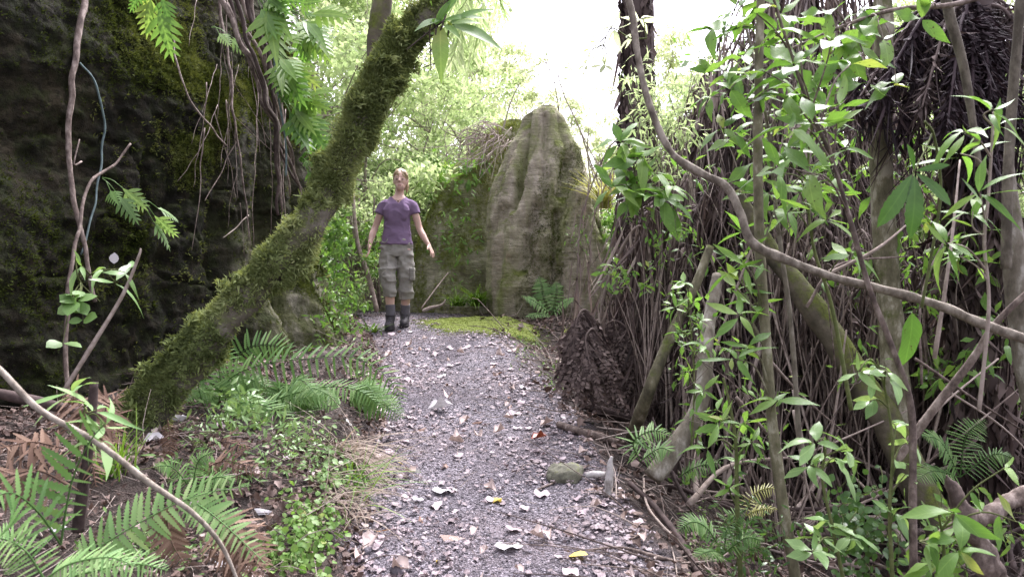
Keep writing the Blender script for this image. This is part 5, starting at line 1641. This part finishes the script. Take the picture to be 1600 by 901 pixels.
# upper canopy over the right: a bough with broad leaves
leafy('leafy_bough', 'overhanging bough of broad yellow-green leaves along the top edge', 'branch', PX([(1620, -40), (1500, 5), (1400, 15), (1320, 40), (1240, 75), (1180, 100)], 3.2), [.012, .010, .008, .006, .004], 'twig_brown',
      S(3.1, (1440, 30), (1380, 60), (1340, 20), (1300, 110), (1350, 90), (1290, 20), (1250, 90), (1400, 130, .9), (1220, 20), (1150, 40, 1.2), (1160, 90), (1200, 140), (1150, 10), (1320, 70), (1360, 130), (1140, 140, .8), (1280, 140)), T_big, .15, 'leaf_spotted', (2, 4), seg=7)
leafy('leafy_bough', 'spray of thin leaves hanging in the bright sky beside the tree fern trunk', 'branch', PX([(1010, 60), (985, 60), (955, 45), (940, 80)], 4.2), [.004, .003], 'stem_green',
      S(4.2, (930, 92, .8), (925, 75, .8), (960, 45, .8), (1000, 30, .9), (985, 55, .8), (945, 100, .7), (915, 100, .6)), T_leaf, .14, 'leaf_paler_washed', (4, 6), seg=6)
leafy('sapling', 'shrubby sapling with broad palmate leaf clusters in front of the tree fern dome', 'sapling', [P(1020, 500, 5.2), P(1015, 400, 5.2), P(1000, 310, 5.2), P(990, 250, 5.2), P(1000, 190, 5.2)], [.010, .008, .006, .004], 'twig_brown',
      S(5.1, (1000, 245, 1.3), (970, 255, 1.2), (990, 285, 1.3), (1025, 270, 1.2), (1040, 310, 1.2), (985, 310), (960, 290), (1050, 290, .9), (970, 220, .9)), T_leaf2, .21, 'leaf_bright', (5, 8), seg=7)
rr_ = []
for k in range(26):
    rr_.append((*P(rng.uniform(985, 1090), rng.uniform(110, 270), 5.6 + rng.uniform(-.3, .3)), .13, 26))
bush('shrub', 'fine-leaved pale shrub rising behind the palmate sapling', 'shrub', P(1040, 520, 5.8), rr_, T_long, .085, 'leaf_far_washed')
rr_ = [(*P(rng.uniform(950, 1070), rng.uniform(320, 460), 4.9 + rng.uniform(-.2, .2)), .09, 14) for _ in range(16)]
bush('shrub', 'sparse twiggy shrub with tiny bright leaves before the tree ferns', 'shrub', P(1010, 600, 5.0), rr_, T_small, .055, 'leaf_bright', stem=.004)
rr_ = [(*P(rng.uniform(1050, 1110), rng.uniform(480, 700), 4.4 + rng.uniform(-.2, .2)), .09, 12) for _ in range(14)]
bush('shrub', 'wispy small-leaved shrub beside the crooked pale trunk', 'shrub', P(1075, 760, 4.4), rr_, T_small, .055, 'leaf_bright', stem=.004)
rr_ = [(*P(rng.uniform(1180, 1480), rng.uniform(150, 480), 5.0 + rng.uniform(-.5, .5)), .16, 6) for _ in range(30)]
bush('shrub', 'tall loose shrub of broad leaves deep between the saplings', 'shrub', P(1310, 800, 5.0), rr_, T_leaf2, .11, 'leaf_bright', stem=.006)
rr_ = [(*P(rng.uniform(1060, 1340), rng.uniform(60, 480), 5.2 + rng.uniform(-.3, .3)), .15, 13) for _ in range(30)]
bush('shrub', 'fine-leaved shrub reaching to the top of the frame among the saplings', 'shrub', P(1200, 700, 5.2), rr_, T_leaf, .085, 'leaf_bright', stem=.006)
rr_ = [(*P(rng.uniform(1390, 1600), rng.uniform(230, 640), 4.9 + rng.uniform(-.3, .3)), .14, 14) for _ in range(26)]
bush('shrub', 'fine-leaved shrub between the smooth grey trunk and the edge trunk', 'shrub', P(1500, 760, 4.9), rr_, T_leaf, .08, 'leaf_bright', stem=.006)
rr_ = [(*P(rng.uniform(1040, 1420), rng.uniform(520, 820), 4.0 + rng.uniform(-.2, .3)), .10, 8) for _ in range(24)]
bush('shrub', 'scattered small-leaved shoots low among the leaning poles', 'shrub', P(1220, 880, 4.0), rr_, T_leaf, .065, 'leaf_bright', stem=.005)
rr_ = [(*P(rng.uniform(1440, 1620), rng.uniform(380, 640), 4.6 + rng.uniform(-.4, .4)), .13, 10) for _ in range(18)]
bush('shrub', 'sparse shrub of pale leaves at the right edge behind the branches', 'shrub', P(1540, 820, 4.7), rr_, T_leaf2, .11, 'leaf_bright', stem=.006)
# narrow-leaved hanging spray
mb, st = MB(), MB()
hb = P(740, -60, 5.2)
t = thing('hanging_foliage', 'drooping spray of long narrow leaves hanging at the top beside the leaning trunk', 'plant', hb)
for k in range(12):
    a = P(rng.uniform(715, 775), rng.uniform(-60, 20), 5.2 + rng.uniform(-.3, .3))
    b = a + A([rng.normal(0, .12), rng.normal(0, .1), -rng.uniform(.2, .5)])
    _, _, p = tube(st, [a, (a + b) / 2 + A([.03, 0, .03]), b], [.002, .001], 4, 16, caps=False)
    ii = np.arange(2, 16)
    for s in (-1, 1):
        inst(mb, T_narrow, p[ii], A([s * .45, 0, -.9]) + rng.normal(0, .15, (14, 3)), A([0, -1, .3]) + rng.normal(0, .3, (14, 3)), rng.uniform(.08, .15, 14), rng.random(14))
st.build('stem', M['stem_green'], t)
mb.build('leaves', M['leaf_far_washed'], t)

# dark dead crown at the top right
cb = P(1520, 20, 4.6)
base = A([cb[0] + .1, 4.7, g1(cb[0], 4.7)])
tf = thing('tree_fern', 'tall tree fern with a black drooping crown of dead fronds overhanging the top corner', 'tree fern', base)
mb = MB()
tube(mb, [base, base * .5 + cb * .5, cb, cb + A([0, 0, .4])], [.16, .13, .11, .10], 16, 60, .3, 12)
n = 1800
h = rng.random(n)
a = rng.uniform(0, 6.28, n)
pp = base + (cb - base) * h[:, None] + np.stack([np.cos(a) * (.17 - .05 * h), np.sin(a) * (.17 - .05 * h), 0 * a], -1)
inst(mb, T_wither, pp, np.stack([0 * a, 0 * a, -np.ones(n)], -1) + rng.normal(0, .15, (n, 3)), np.stack([np.cos(a), np.sin(a), 0 * a], -1) + rng.normal(0, .6, (n, 3)), rng.uniform(.15, .6, n), rng.random(n), .3)
mb.build('trunk', M['dead_purple'], tf)
for k, tipp in enumerate([(1335, 165, 4.3), (1345, 190, 4.4), (1370, 150, 4.2), (1330, 150, 4.6), (1400, 215, 4.3), (1440, 170, 4.1), (1480, 200, 4.0), (1520, 240, 4.0), (1560, 260, 4.0), (1600, 220, 4.2), (1640, 160, 4.3), (1430, 130, 5.0), (1480, 160, 5.1), (1560, 190, 5.2), (1380, 120, 4.9), (1620, 110, 5), (1500, 130, 4.2), (1545, 150, 4.2), (1410, 100, 4.5)]):
    e = P(*tipp)
    mid = cb * .5 + e * .5 + A([0, 0, .22])
    mb = MB()
    _, _, p = tube(mb, [cb, cb * .75 + e * .25 + A([0, 0, .16]), mid, e * .8 + cb * .2 + A([0, 0, .1]), e], [.013, .010, .005], 6, 40, rnd=.6)
    m = 200
    tt2 = np.sort(rng.uniform(.2, 1, m))
    pos = np.stack([np.interp(tt2 * 39, np.arange(40), p[:, c]) for c in range(3)], -1)
    inst(mb, T_wither, pos, np.stack([rng.normal(0, .5, m), rng.normal(0, .5, m), -np.ones(m)], -1), rng.normal(0, 1, (m, 3)), rng.uniform(.06, .2, m), np.clip(rng.normal(.35, .2, m), 0, 1), .5)
    tt2 = np.sort(rng.uniform(.15, 1, 60))
    pos = np.stack([np.interp(tt2 * 39, np.arange(40), p[:, c]) for c in range(3)], -1)
    inst(mb, T_thread, pos, np.stack([rng.normal(0, .25, 60), rng.normal(0, .25, 60), -np.ones(60)], -1), rng.normal(0, 1, (60, 3)), rng.uniform(.2, .6, 60), rng.random(60))
    mb.build('dead_frond', M['dead_black' if k % 5 else 'dead_purple'], tf)

# ------------------------------------------------------------------ trees in the bright background
def bg_tree(label, h, rx, nl, size, mat, seed, T=T_diamond, ncl=55, bark='twig_far', low=.12, group=None):
    global rng
    keep = rng
    rng = np.random.default_rng(seed)
    t = thing('leafy_tree', label, 'tree', (0, 0, 0), group)
    mb, lv = MB(), MB()
    _, _, tr = tube(mb, [(0, 0, -.2), (rng.normal(0, .1), rng.normal(0, .1), h * .35), (rng.normal(0, .25), rng.normal(0, .25), h * .7), (rng.normal(0, .3), rng.normal(0, .3), h * .97)], [.05 + .006 * h, .035, .02, .008], 7, 30)
    for k in range(ncl):
        z = h * (low + (1.02 - low) * rng.random() ** .8)
        f = z / h
        R = rx * (math.sin(math.pi * min(1, (.12 + .83 * f))) ** .6) * math.sqrt(rng.random())
        a = rng.uniform(0, 6.28)
        c = A([math.cos(a) * R, math.sin(a) * R, z])
        b = tr[int(np.clip(f - .22 * R / rx, 0.02, .97) * 29)]
        mid = (b + c) / 2 + A([0, 0, .1 * R]) + rng.normal(0, .07, 3)
        tube(mb, [b, mid, c], [.012, .004], 4, 8, caps=False)
        cr = rng.uniform(.2, .48) * (h / 5) ** .5
        for q in range(3):
            e = c + rng.normal(0, .5, 3) * cr
            tube(mb, [mid * .3 + c * .7, e], [.005, .002], 3, 3, caps=False)
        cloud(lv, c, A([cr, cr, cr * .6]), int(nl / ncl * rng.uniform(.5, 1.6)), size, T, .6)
    mb.build('trunk', M[bark], t)
    lv.build('crown', M[mat], t)
    rng = keep
    return t


GB = 'pale green trees in the bright background'
L_far = 'airy pale green tree in the bright background beyond the rocks'
L_mid = 'leafy green understorey shrub in the thicket behind the rocks'
pr = [bg_tree(L_far, 6.5, 2.0, 8500, .105, 'leaf_far_washed', 101, group=GB), bg_tree(L_far, 8.0, 2.4, 9000, .13, 'leaf_paler_washed', 102, group=GB),
      bg_tree(L_mid, 3.0, 1.2, 3600, .085, 'leaf_far_washed', 103, T_small, 45, low=.05, group='green shrubs in the thicket behind the rocks'), bg_tree(L_mid, 2.4, 1.1, 3000, .10, 'leaf_bright', 104, T_leaf2, 40, low=.05, group='green shrubs in the thicket behind the rocks')]
used = set()


def put(kind_, px, d, rot, s=1., dz=0.):
    x = (px - 800) / F * d
    loc = (x, d, g1(x, d) + dz)
    if kind_ not in used:
        used.add(kind_)
        o = pr[kind_]
        o.location = loc
        o.rotation_euler = (0, 0, rot)
        o.scale = (s,) * 3
        return o
    return copy_tree(pr[kind_], loc, rot, s)


for a in [(0, 560, 13.0, .3, 1.), (0, 660, 14.5, 1.3, 1.), (0, 480, 11.5, 2.2, 1.05), (0, 740, 17., 3.1, .85), (1, 600, 19., .6, 1.1), (1, 700, 22., 2.6, .85), (1, 500, 17., 4.2, 1.1),
          (0, 420, 13.5, 5.2, 1.1), (1, 830, 25., 1.1, .62), (0, 780, 20., 4.4, .6), (1, 930, 24., 3.3, .62),
          (0, 1040, 13, 1.9, .55), (0, 1120, 13., 2.9, .62), (0, 1250, 12., .9, .72), (0, 1350, 11., 4.9, .62), (0, 1480, 10.5, 3.7, .66), (0, 1600, 9.5, 5.7, .7), (1, 1180, 18, .2, .7), (1, 1420, 17, 2.2, .75), (1, 1560, 15., 5.0, .8), (1, 1680, 13, 3.0, .9), (1, 800, 21, 1.7, .85), (1, 890, 26, 2.9, .85), (1, 1040, 19, 4.0, .8), (1, 740, 24, 5.0, 1.1), (0, 1540, 8.2, 1.0, .42), (0, 1450, 8.0, 2.0, .38), (0, 1640, 8.0, 3.0, .5)]:
    put(*a)
for a in [(2, 560, 11.5, 0, 1.), (2, 620, 12.8, 1., 1.05), (2, 690, 13.2, 2., 1.05), (3, 590, 13., 3., 1.), (3, 660, 12.6, 4., 1.), (2, 520, 10.3, 5., .9), (3, 740, 13., .5, .95), (2, 800, 14., 1.5, .8), (3, 545, 9.6, 2.5, .55), (2, 960, 12., 3.5, .8),
          (3, 1040, 9.5, 4.5, .8), (2, 1150, 9.0, 5.5, .8), (3, 1280, 8.6, .2, .85), (2, 1400, 8.0, 1.2, .9), (3, 1500, 7.6, 2.2, .8), (2, 1590, 7.0, 3.2, .85), (3, 1620, 6.2, 4.2, .6), (2, 1340, 7.8, 2.7, .6), (3, 1440, 6.9, 1.7, .6), (2, 500, 9.4, 3.9, .6)]:
    put(*a)
# bare saplings against the sky behind the pinnacle
for k, pth in enumerate([[(952, 330), (925, 260), (905, 200), (880, 145), (866, 90)], [(960, 330), (940, 270), (922, 235), (905, 200)], [(925, 300), (918, 240), (920, 200)], [(785, 205), (798, 160), (812, 130)]]):
    wood('bare_sapling', 'thin bare stem rising against the white sky behind the pinnacle', 'sapling', PX(pth, 10.8), [.014, .006], 'twig_far', 6, 24, group='bare stems behind the pinnacle')
leafy('sapling', 'slender pale-leaved sapling top in the white sky above the pinnacle', 'sapling', PX([(890, 330), (876, 200), (866, 130), (850, 90)], 12.), [.02, .014, .008, .005], 'twig_far', [(*P(rng.uniform(815, 900), rng.uniform(75, 165), 12 + rng.uniform(-.3, .3)), 1.) for _ in range(30)], T_leaf, .12, 'leaf_paler_washed', (7, 11), seg=6)

# ------------------------------------------------------------------ the woman
def eloft(mb, rings, seg=28, n=40, power=2.0, rnd=.5):
    r = spline(rings, n)
    a = np.arange(seg) / seg * 2 * np.pi
    pw = 2 / power
    ex, ey = np.sign(np.cos(a)) * np.abs(np.cos(a)) ** pw, np.sign(np.sin(a)) * np.abs(np.sin(a)) ** pw
    V = np.stack([r[:, 0:1] + r[:, 3:4] * ex, r[:, 1:2] + r[:, 4:5] * ey, np.broadcast_to(r[:, 2:3], (n, seg))], -1).reshape(-1, 3)
    q = grid_faces(seg, n, True)
    m = n * seg
    V = np.vstack([V, r[0, :3], r[-1, :3]])
    b = (n - 1) * seg
    t = [[m, (k + 1) % seg, k] for k in range(seg)] + [[m + 1, b + k, b + (k + 1) % seg] for k in range(seg)]
    mb.add(V, q, t, rnd)


def ell(mb, c, r, rot=None, nu=24, nv=14):
    th = np.linspace(.06, np.pi - .06, nv)
    ph = np.arange(nu) / nu * 2 * np.pi
    V = np.stack([np.sin(th)[:, None] * np.cos(ph), np.sin(th)[:, None] * np.sin(ph), np.broadcast_to(np.cos(th)[:, None], (nv, nu))], -1).reshape(-1, 3) * A(r)
    if rot is not None:
        V = V @ A(rot).T
    V = V + A(c)
    q = grid_faces(nu, nv, True)
    m = nu * nv
    V = np.vstack([V, V[:nu].mean(0), V[-nu:].mean(0)])
    b = (nv - 1) * nu
    t = [[m, (k + 1) % nu, k] for k in range(nu)] + [[m + 1, b + k, b + (k + 1) % nu] for k in range(nu)]
    mb.add(V, q, t)


def fuse(mb, voxel, smooth=4):
    """one continuous surface out of overlapping closed shapes"""
    me = mb.mesh('shape', M['bark_grey'])
    o = bpy.data.objects.new('shape', me)
    C.objects.link(o)
    r = o.modifiers.new('r', 'REMESH')
    r.mode = 'VOXEL'
    r.voxel_size = voxel
    s = o.modifiers.new('s', 'SMOOTH')
    s.factor = .5
    s.iterations = smooth
    dg = bpy.context.evaluated_depsgraph_get()
    ev = o.evaluated_get(dg)
    m2 = ev.to_mesh()
    V = np.zeros(len(m2.vertices) * 3)
    m2.vertices.foreach_get('co', V)
    V = V.reshape(-1, 3)
    L = np.zeros(len(m2.loops), np.int32)
    m2.loops.foreach_get('vertex_index', L)
    tot = np.zeros(len(m2.polygons), np.int32)
    m2.polygons.foreach_get('loop_total', tot)
    st = np.zeros(len(m2.polygons), np.int32)
    m2.polygons.foreach_get('loop_start', st)
    q = A([L[a:a + 4] for a, b in zip(st, tot) if b == 4])
    t = A([L[a:a + 3] for a, b in zip(st, tot) if b == 3]).reshape(-1, 3)
    ev.to_mesh_clear()
    bpy.data.objects.remove(o)
    bpy.data.meshes.remove(me)
    return V, q, t


def skin_mat():
    m, nt, out = mat_new('skin')
    a = ND(nt, 'ShaderNodeAttribute', attribute_name='rnd')
    c = ramp(nt, a.outputs['Fac'], [(0, (.50, .47, .44)), (.10, (.09, .06, .05)), (.22, (.38, .245, .175)), (.35, (.53, .36, .29)), (.8, (.40, .19, .165))], 'CONSTANT')
    tc = ND(nt, 'ShaderNodeTexCoord')
    nz = noise(nt, tc.outputs['Object'], 14, 3)
    c = mixc(nt, ramp(nt, nz, [(.45, (0, 0, 0)), (.7, (.2, .2, .2))]), c, (.50, .29, .23))
    b = ND(nt, 'ShaderNodeBsdfPrincipled', {'Base Color': c, 'Roughness': .5, 'Specular IOR Level': .35, 'Subsurface Weight': .12, 'Subsurface Radius': (.012, .005, .003), 'Subsurface Scale': 1.0})
    nt.links.new(b.outputs[0], out.inputs[0])
    return m


M['skin'] = skin_mat()
M['shirt'] = plain('shirt', (.185, .130, .205), .9, .1, .10, 8, .25, 300)
M['pants'] = plain('pants', (.265, .255, .225), .9, .12, .18, 9, .3, 260)
M['sock'] = plain('sock', (.12, .115, .125), .95, .1, .15, 40, .5, 220)
M['boot'] = plain('boot', (.030, .027, .030), .7, .3, .3, 30, .4, 120)
M['boot_sole'] = plain('boot_sole', (.018, .017, .018), .8, .2)
M['hair'] = surfmat('hair', [(.3, (.13, .085, .04)), (.5, (.29, .205, .11)), (.7, (.45, .35, .21))], 38, (1, 1, .12), .5, .5, 60, .004, spec=.4)
M['cord'] = plain('cord', (.05, .035, .025))

fx, fd = (620 - 800) / F * 8.5, 8.5
pb = A([fx, fd, g1(fx, fd) - .004])
woman = thing('person', 'fair-haired woman walking down the path in a purple shirt and olive cargo trousers', 'person', pb)


def hand(mb, w, d, wid, thumb_side, sp=.35, curl=.5):
    d, wid = nrm(d), nrm(wid)
    wid = nrm(wid - d * np.dot(d, wid))
    nr = np.cross(d, wid)
    w = A(w)
    R = np.stack([wid, nr, d], 1)
    ell(mb, w + d * .042, (.035, .016, .056), R)
    tube(mb, [w - d * .03, w + d * .02, w + d * .05], [.022, .023, .018], 10, 8)
    for k, (o, L, s) in enumerate([(-.028, .066, -.28), (-.0095, .076, -.09), (.0095, .080, .09), (.027, .070, .30)]):
        a = w + d * .078 + wid * o
        dd = nrm(d + wid * s * sp)
        p1 = a + dd * L * .5 + nr * .008 * curl
        p2 = a + dd * L * .98 + nr * .035 * curl
        tube(mb, [a - d * .02, a + dd * L * .12, p1, p2], [.0095, .0092, .0085, .007], 8, 12)
    a = w + d * .028 + wid * thumb_side * .026
    dd = nrm(d * .7 + wid * thumb_side * .75 + nr * .2)
    tube(mb, [a - dd * .012, a + dd * .03, a + dd * .058 + d * .008], [.012, .0105, .008], 8, 10)


bm_ = MB()
eloft(bm_, [(.005, 0, .76, .13, .09), (0, 0, .84, .150, .10), (0, 0, .93, .135, .092), (0, 0, 1.03, .115, .082), (0, 0, 1.13, .122, .088), (.005, -.004, 1.22, .138, .098), (.008, 0, 1.30, .136, .090), (.012, .006, 1.345, .108, .068), (.018, .012, 1.378, .078, .056), (.024, .012, 1.405, .050, .050), (.030, .004, 1.45, .045, .048), (.036, .0, 1.50, .046, .05)])
ell(bm_, (.042, -.006, 1.562), (.071, .090, .106))
ell(bm_, (.041, -.038, 1.492), (.049, .055, .056))
ell(bm_, (.042, -.060, 1.458), (.022, .018, .017))
ell(bm_, (.042, -.076, 1.585), (.045, .014, .016))
tube(bm_, [(.042, -.090, 1.572), (.042, -.104, 1.550), (.042, -.112, 1.532)], [.008, .011, .014], 8, 10)
ell(bm_, (.042, -.082, 1.494), (.022, .010, .009))
ell(bm_, (-.030, .004, 1.545), (.010, .018, .030))
ell(bm_, (.114, .004, 1.545), (.010, .018, .030))
tube(bm_, [(-.112, .01, 1.312), (-.143, .01, 1.285), (-.178, .012, 1.20), (-.232, .02, 1.06), (-.255, -.03, .975), (-.268, -.085, .885)], [.042, .043, .041, .034, .035, .022], 14, 40)
hand(bm_, (-.269, -.088, .885), (-.06, -.28, -1), (.35, -.9, .2), 1, 1.1, .6)
tube(bm_, [(.132, .01, 1.312), (.163, .01, 1.285), (.194, .008, 1.20), (.236, .015, 1.055), (.280, -.02, .97), (.337, -.06, .880)], [.042, .043, .041, .034, .035, .022], 14, 40)
hand(bm_, (.338, -.062, .878), (.45, -.25, -.85), (-.35, -.9, .1), 1, .9, .6)
LL = [(-.082, 0, .83), (-.074, -.055, .62), (-.066, -.12, .47), (-.056, -.115, .33), (-.050, -.115, .20), (-.048, -.12, .07)]
RL = [(.085, 0, .83), (.088, -.015, .62), (.092, -.01, .47), (.088, .045, .33), (.078, .085, .20), (.074, .10, .07)]
for LG in (LL, RL):
    tube(bm_, LG, [.085, .068, .052, .052, .040, .034], 16, 40)
V, q, t = fuse(bm_, .0055, 3)
hx, hz, fy = V[:, 0] - .042, V[:, 2], V[:, 1]
z_ = np.full(len(V), .5)
front = (fy < -.055) & (hz > 1.44)
for s in (-1, 1):
    ex = hx - s * .031
    z_[front & ((ex / .024) ** 2 + ((hz - 1.580 - .004 * (1 - (ex / .02) ** 2)) / .0050) ** 2 < 1)] = .25
    z_[front & ((ex / .017) ** 2 + ((hz - 1.556) / .0075) ** 2 < 1)] = .03
    z_[front & (((ex) / .0105) ** 2 + ((hz - 1.556) / .0095) ** 2 < 1)] = .15
z_[front & ((hx / .024) ** 2 + ((hz - 1.493) / .0075) ** 2 < 1)] = .9
mb = MB()
mb.add(V + pb, q, t, z_)
mb.build('body', M['skin'], woman)


def cloth(name, mbx, mat, vox=.0065, keep=None, wr=.006, seed=0, parent=None, st=(1, 1, 1), sm=3):
    V, q, t = fuse(mbx, vox, sm)
    c = V.mean(0)
    w1 = fbm(V * A([9, 9, 16]) * A(st) + seed, 3)
    fold = (1 - np.abs(fbm(V * A([7, 7, 11]) * A(st) + 5 + seed, 2))) ** 3
    me_n = np.zeros_like(V)
    fn = np.cross(V[q[:, 2]] - V[q[:, 0]], V[q[:, 3]] - V[q[:, 1]])
    for k in range(4):
        np.add.at(me_n, q[:, k], fn)
    me_n = nrm(me_n)
    V = V + me_n * (wr * (.5 * w1 + fold - .35))[:, None]
    if keep is not None:
        kk = keep(V)
        q = q[kk[q].all(1)]
        if len(t):
            t = t[kk[t].all(1)]
    b = MB()
    b.add(V + pb, q, t, .5)
    return b.build(name, M[mat], parent or woman)


sb = MB()
eloft(sb, [(0, 0, .872, .176, .130), (0, 0, .92, .166, .121), (0, 0, 1.03, .143, .106), (0, 0, 1.13, .140, .107), (.004, -.003, 1.22, .148, .114), (.008, 0, 1.29, .152, .106), (.012, .005, 1.335, .130, .088), (.018, .01, 1.368, .105, .074), (.022, .01, 1.395, .070, .064), (.024, .01, 1.41, .06, .06)])
for s in ((-.060, -.082, 1.215), (.074, -.082, 1.215)):
    ell(sb, s, (.074, .036, .095))
tube(sb, [(-.09, .01, 1.322), (-.138, .01, 1.290), (-.165, .012, 1.245), (-.183, .013, 1.20)], [.052, .055, .055, .056], 16, 20)
tube(sb, [(.11, .01, 1.322), (.158, .01, 1.290), (.184, .010, 1.245), (.200, .010, 1.20)], [.052, .055, .055, .056], 16, 20)
cloth('shirt', sb, 'shirt', .0065, lambda V: ~(((V[:, 1] < .0) & (V[:, 2] > 1.312 + np.abs(V[:, 0] - .028) * .95) & (np.abs(V[:, 0] - .028) < .085)) | ((V[:, 2] > 1.383) & (np.abs(V[:, 0] - .024) < .10))), .007, 3, sm=22)
tb = MB()
eloft(tb, [(0, 0, .925, .152, .110), (0, 0, .88, .163, .119), (0, 0, .81, .170, .120), (.003, 0, .755, .160, .10)])
tube(tb, [(-.082, 0, .84), (-.080, -.05, .66), (-.073, -.12, .49), (-.060, -.115, .325)], [.088, .087, .078, .072], 18, 40)
tube(tb, [(.085, 0, .84), (.090, -.012, .66), (.096, -.01, .48), (.092, .04, .312)], [.088, .088, .080, .074], 18, 40)
pants = cloth('trousers', tb, 'pants', .0065, None, .020, 11, st=(1, 1, .8))
for (c, r) in (((-.150, -.055, .555), .25), ((.168, -.045, .56), -.25)):
    k = MB()
    eloft(k, [(c[0], c[1], c[2] - .062, .026, .05), (c[0], c[1], c[2] - .03, .03, .056), (c[0], c[1], c[2] + .05, .027, .056), (c[0], c[1], c[2] + .062, .02, .05)], 20, 14, 4)
    po = cloth('pocket', k, 'pants', .006, None, .006, 5, pants, sm=2)
    k = MB()
    eloft(k, [(c[0], c[1] - .003, c[2] + .03, .030, .058), (c[0], c[1] - .003, c[2] + .07, .030, .058)], 20, 8, 4)
    cloth('pocket_flap', k, 'pants', .006, None, .004, 7, pants, sm=2)
for LG in (LL, RL):
    k = MB()
    p = spline(LG, 60)
    p = p[(p[:, 2] < .255) & (p[:, 2] > .05)]
    tube(k, p, [.050, .050, .046], 16, len(p), .05, 60)
    V_, q_, t_, _ = k.arrays()
    k2 = MB()
    k2.add(V_ + pb, q_, t_, .5)
    k2.build('sock', M['sock'], woman)
    ax, ay = LG[-1][0], LG[-1][1]
    gz0 = g1(fx + ax, fd + ay - .06) - pb[2]
    k = MB()
    eloft(k, [(ax, ay - .055, gz0 + .012, .044, .128), (ax, ay - .055, gz0 + .05, .046, .128), (ax, ay - .04, gz0 + .078, .044, .108), (ax, ay - .012, gz0 + .105, .046, .072), (ax, ay, gz0 + .135, .050, .058), (ax, ay, gz0 + .165, .052, .058)], 24, 24, 2.3)
    bo = cloth('boot', k, 'boot', .006, None, .006, 9)
    k = MB()
    eloft(k, [(ax, ay - .055, gz0, .046, .132), (ax, ay - .055, gz0 + .022, .050, .136)], 28, 6, 2.5)
    cloth('sole', k, 'boot_sole', .006, None, .001, 1, bo, sm=1)
    k = MB()
    for z0 in (.085, .105, .125):
        yy = ay - .10 + (z0 - .085) * 1.3
        tube(k, [(ax - .022, yy, gz0 + z0), (ax, yy - .012, gz0 + z0 + .008), (ax + .022, yy, gz0 + z0)], [.004, .004], 6, 8)
    V_, q_, t_, _ = k.arrays()
    k2 = MB()
    k2.add(V_ + pb, q_, t_, .5)
    k2.build('lace', M['sock'], bo)
hb_ = MB()
ell(hb_, (.043, .010, 1.590), (.081, .096, .093))
ell(hb_, (.043, .050, 1.540), (.072, .062, .085))
for s in (-1, 1):
    tube(hb_, [(.043 + s * .012, -.058, 1.652), (.043 + s * .052, -.056, 1.622), (.043 + s * .070, -.022, 1.580), (.043 + s * .068, .03, 1.53)], [.009, .013, .013, .010], 8, 20)
tube(hb_, [(.06, .098, 1.57), (.088, .098, 1.53), (.100, .075, 1.48), (.098, .055, 1.43)], [.026, .024, .018, .008], 10, 20)
cloth('hair', hb_, 'hair', .006, None, .009, 4, None, (2.5, 2.5, .4), 2)
k = MB()
nk = [(.024 + .064 * math.sin(a) * 1.0, .012 - .062 * math.cos(a) - (.02 if abs(a) < 1 else 0), 1.372 - .035 * math.cos(a)) for a in np.linspace(-2.6, 2.6, 24)]
tube(k, A(nk) + pb, [.0022, .0022], 5, 60)
ell(k, A([.026, -.088, 1.325]) + pb, (.007, .004, .010), None, 10, 8)
k.build('necklace', M['cord'], woman)

# ------------------------------------------------------------------ light, sky, camera
w = bpy.data.worlds.new('World')
sc.world = w
w.use_nodes = True
nt = w.node_tree
nt.nodes.clear()
SUN_EL, SUN_AZ = math.radians(58), math.radians(25)      # azimuth measured from +Y toward +X
sky = ND(nt, 'ShaderNodeTexSky', sky_type='NISHITA', sun_disc=False, sun_elevation=SUN_EL, sun_rotation=SUN_AZ, air_density=1.0, dust_density=6.0, ozone_density=1.0)
hs = ND(nt, 'ShaderNodeHueSaturation', {'Saturation': .16, 'Value': 4.2, 'Color': sky.outputs[0]})
wb = mixc(nt, 1.0, hs.outputs[0], (1.01, .965, 1.085), 'MULTIPLY')
bg = ND(nt, 'ShaderNodeBackground', {'Color': wb, 'Strength': .15})
wo = ND(nt, 'ShaderNodeOutputWorld', {0: bg.outputs[0]})
sl = bpy.data.lights.new('sun', 'SUN')
sl.energy = 5.0
sl.angle = math.radians(16)
sl.color = (1, .965, .97)
so = bpy.data.objects.new('sun', sl)
C.objects.link(so)
dirv = Vector((math.sin(SUN_AZ) * math.cos(SUN_EL), math.cos(SUN_AZ) * math.cos(SUN_EL), math.sin(SUN_EL)))
so.rotation_euler = dirv.to_track_quat('Z', 'Y').to_euler()

cd = bpy.data.cameras.new('camera')
cd.sensor_width = 36
cd.lens = F / 1600 * 36
cd.clip_end = 2000
cd.clip_start = .05
cd.dof.use_dof = True
cd.dof.focus_distance = 7.5
cd.dof.aperture_fstop = 7.0
co = bpy.data.objects.new('camera', cd)
C.objects.link(co)
co.location = (0, 0, CAMZ)
co.rotation_euler = (math.pi / 2, 0, 0)
sc.camera = co
sc.view_settings.view_transform = 'Standard'
sc.view_settings.look = 'None'
sc.view_settings.exposure = 0
sc.cycles.max_bounces = 8
sc.cycles.diffuse_bounces = 4
sc.cycles.glossy_bounces = 2
sc.cycles.transmission_bounces = 4
sc.cycles.sample_clamp_indirect = 8
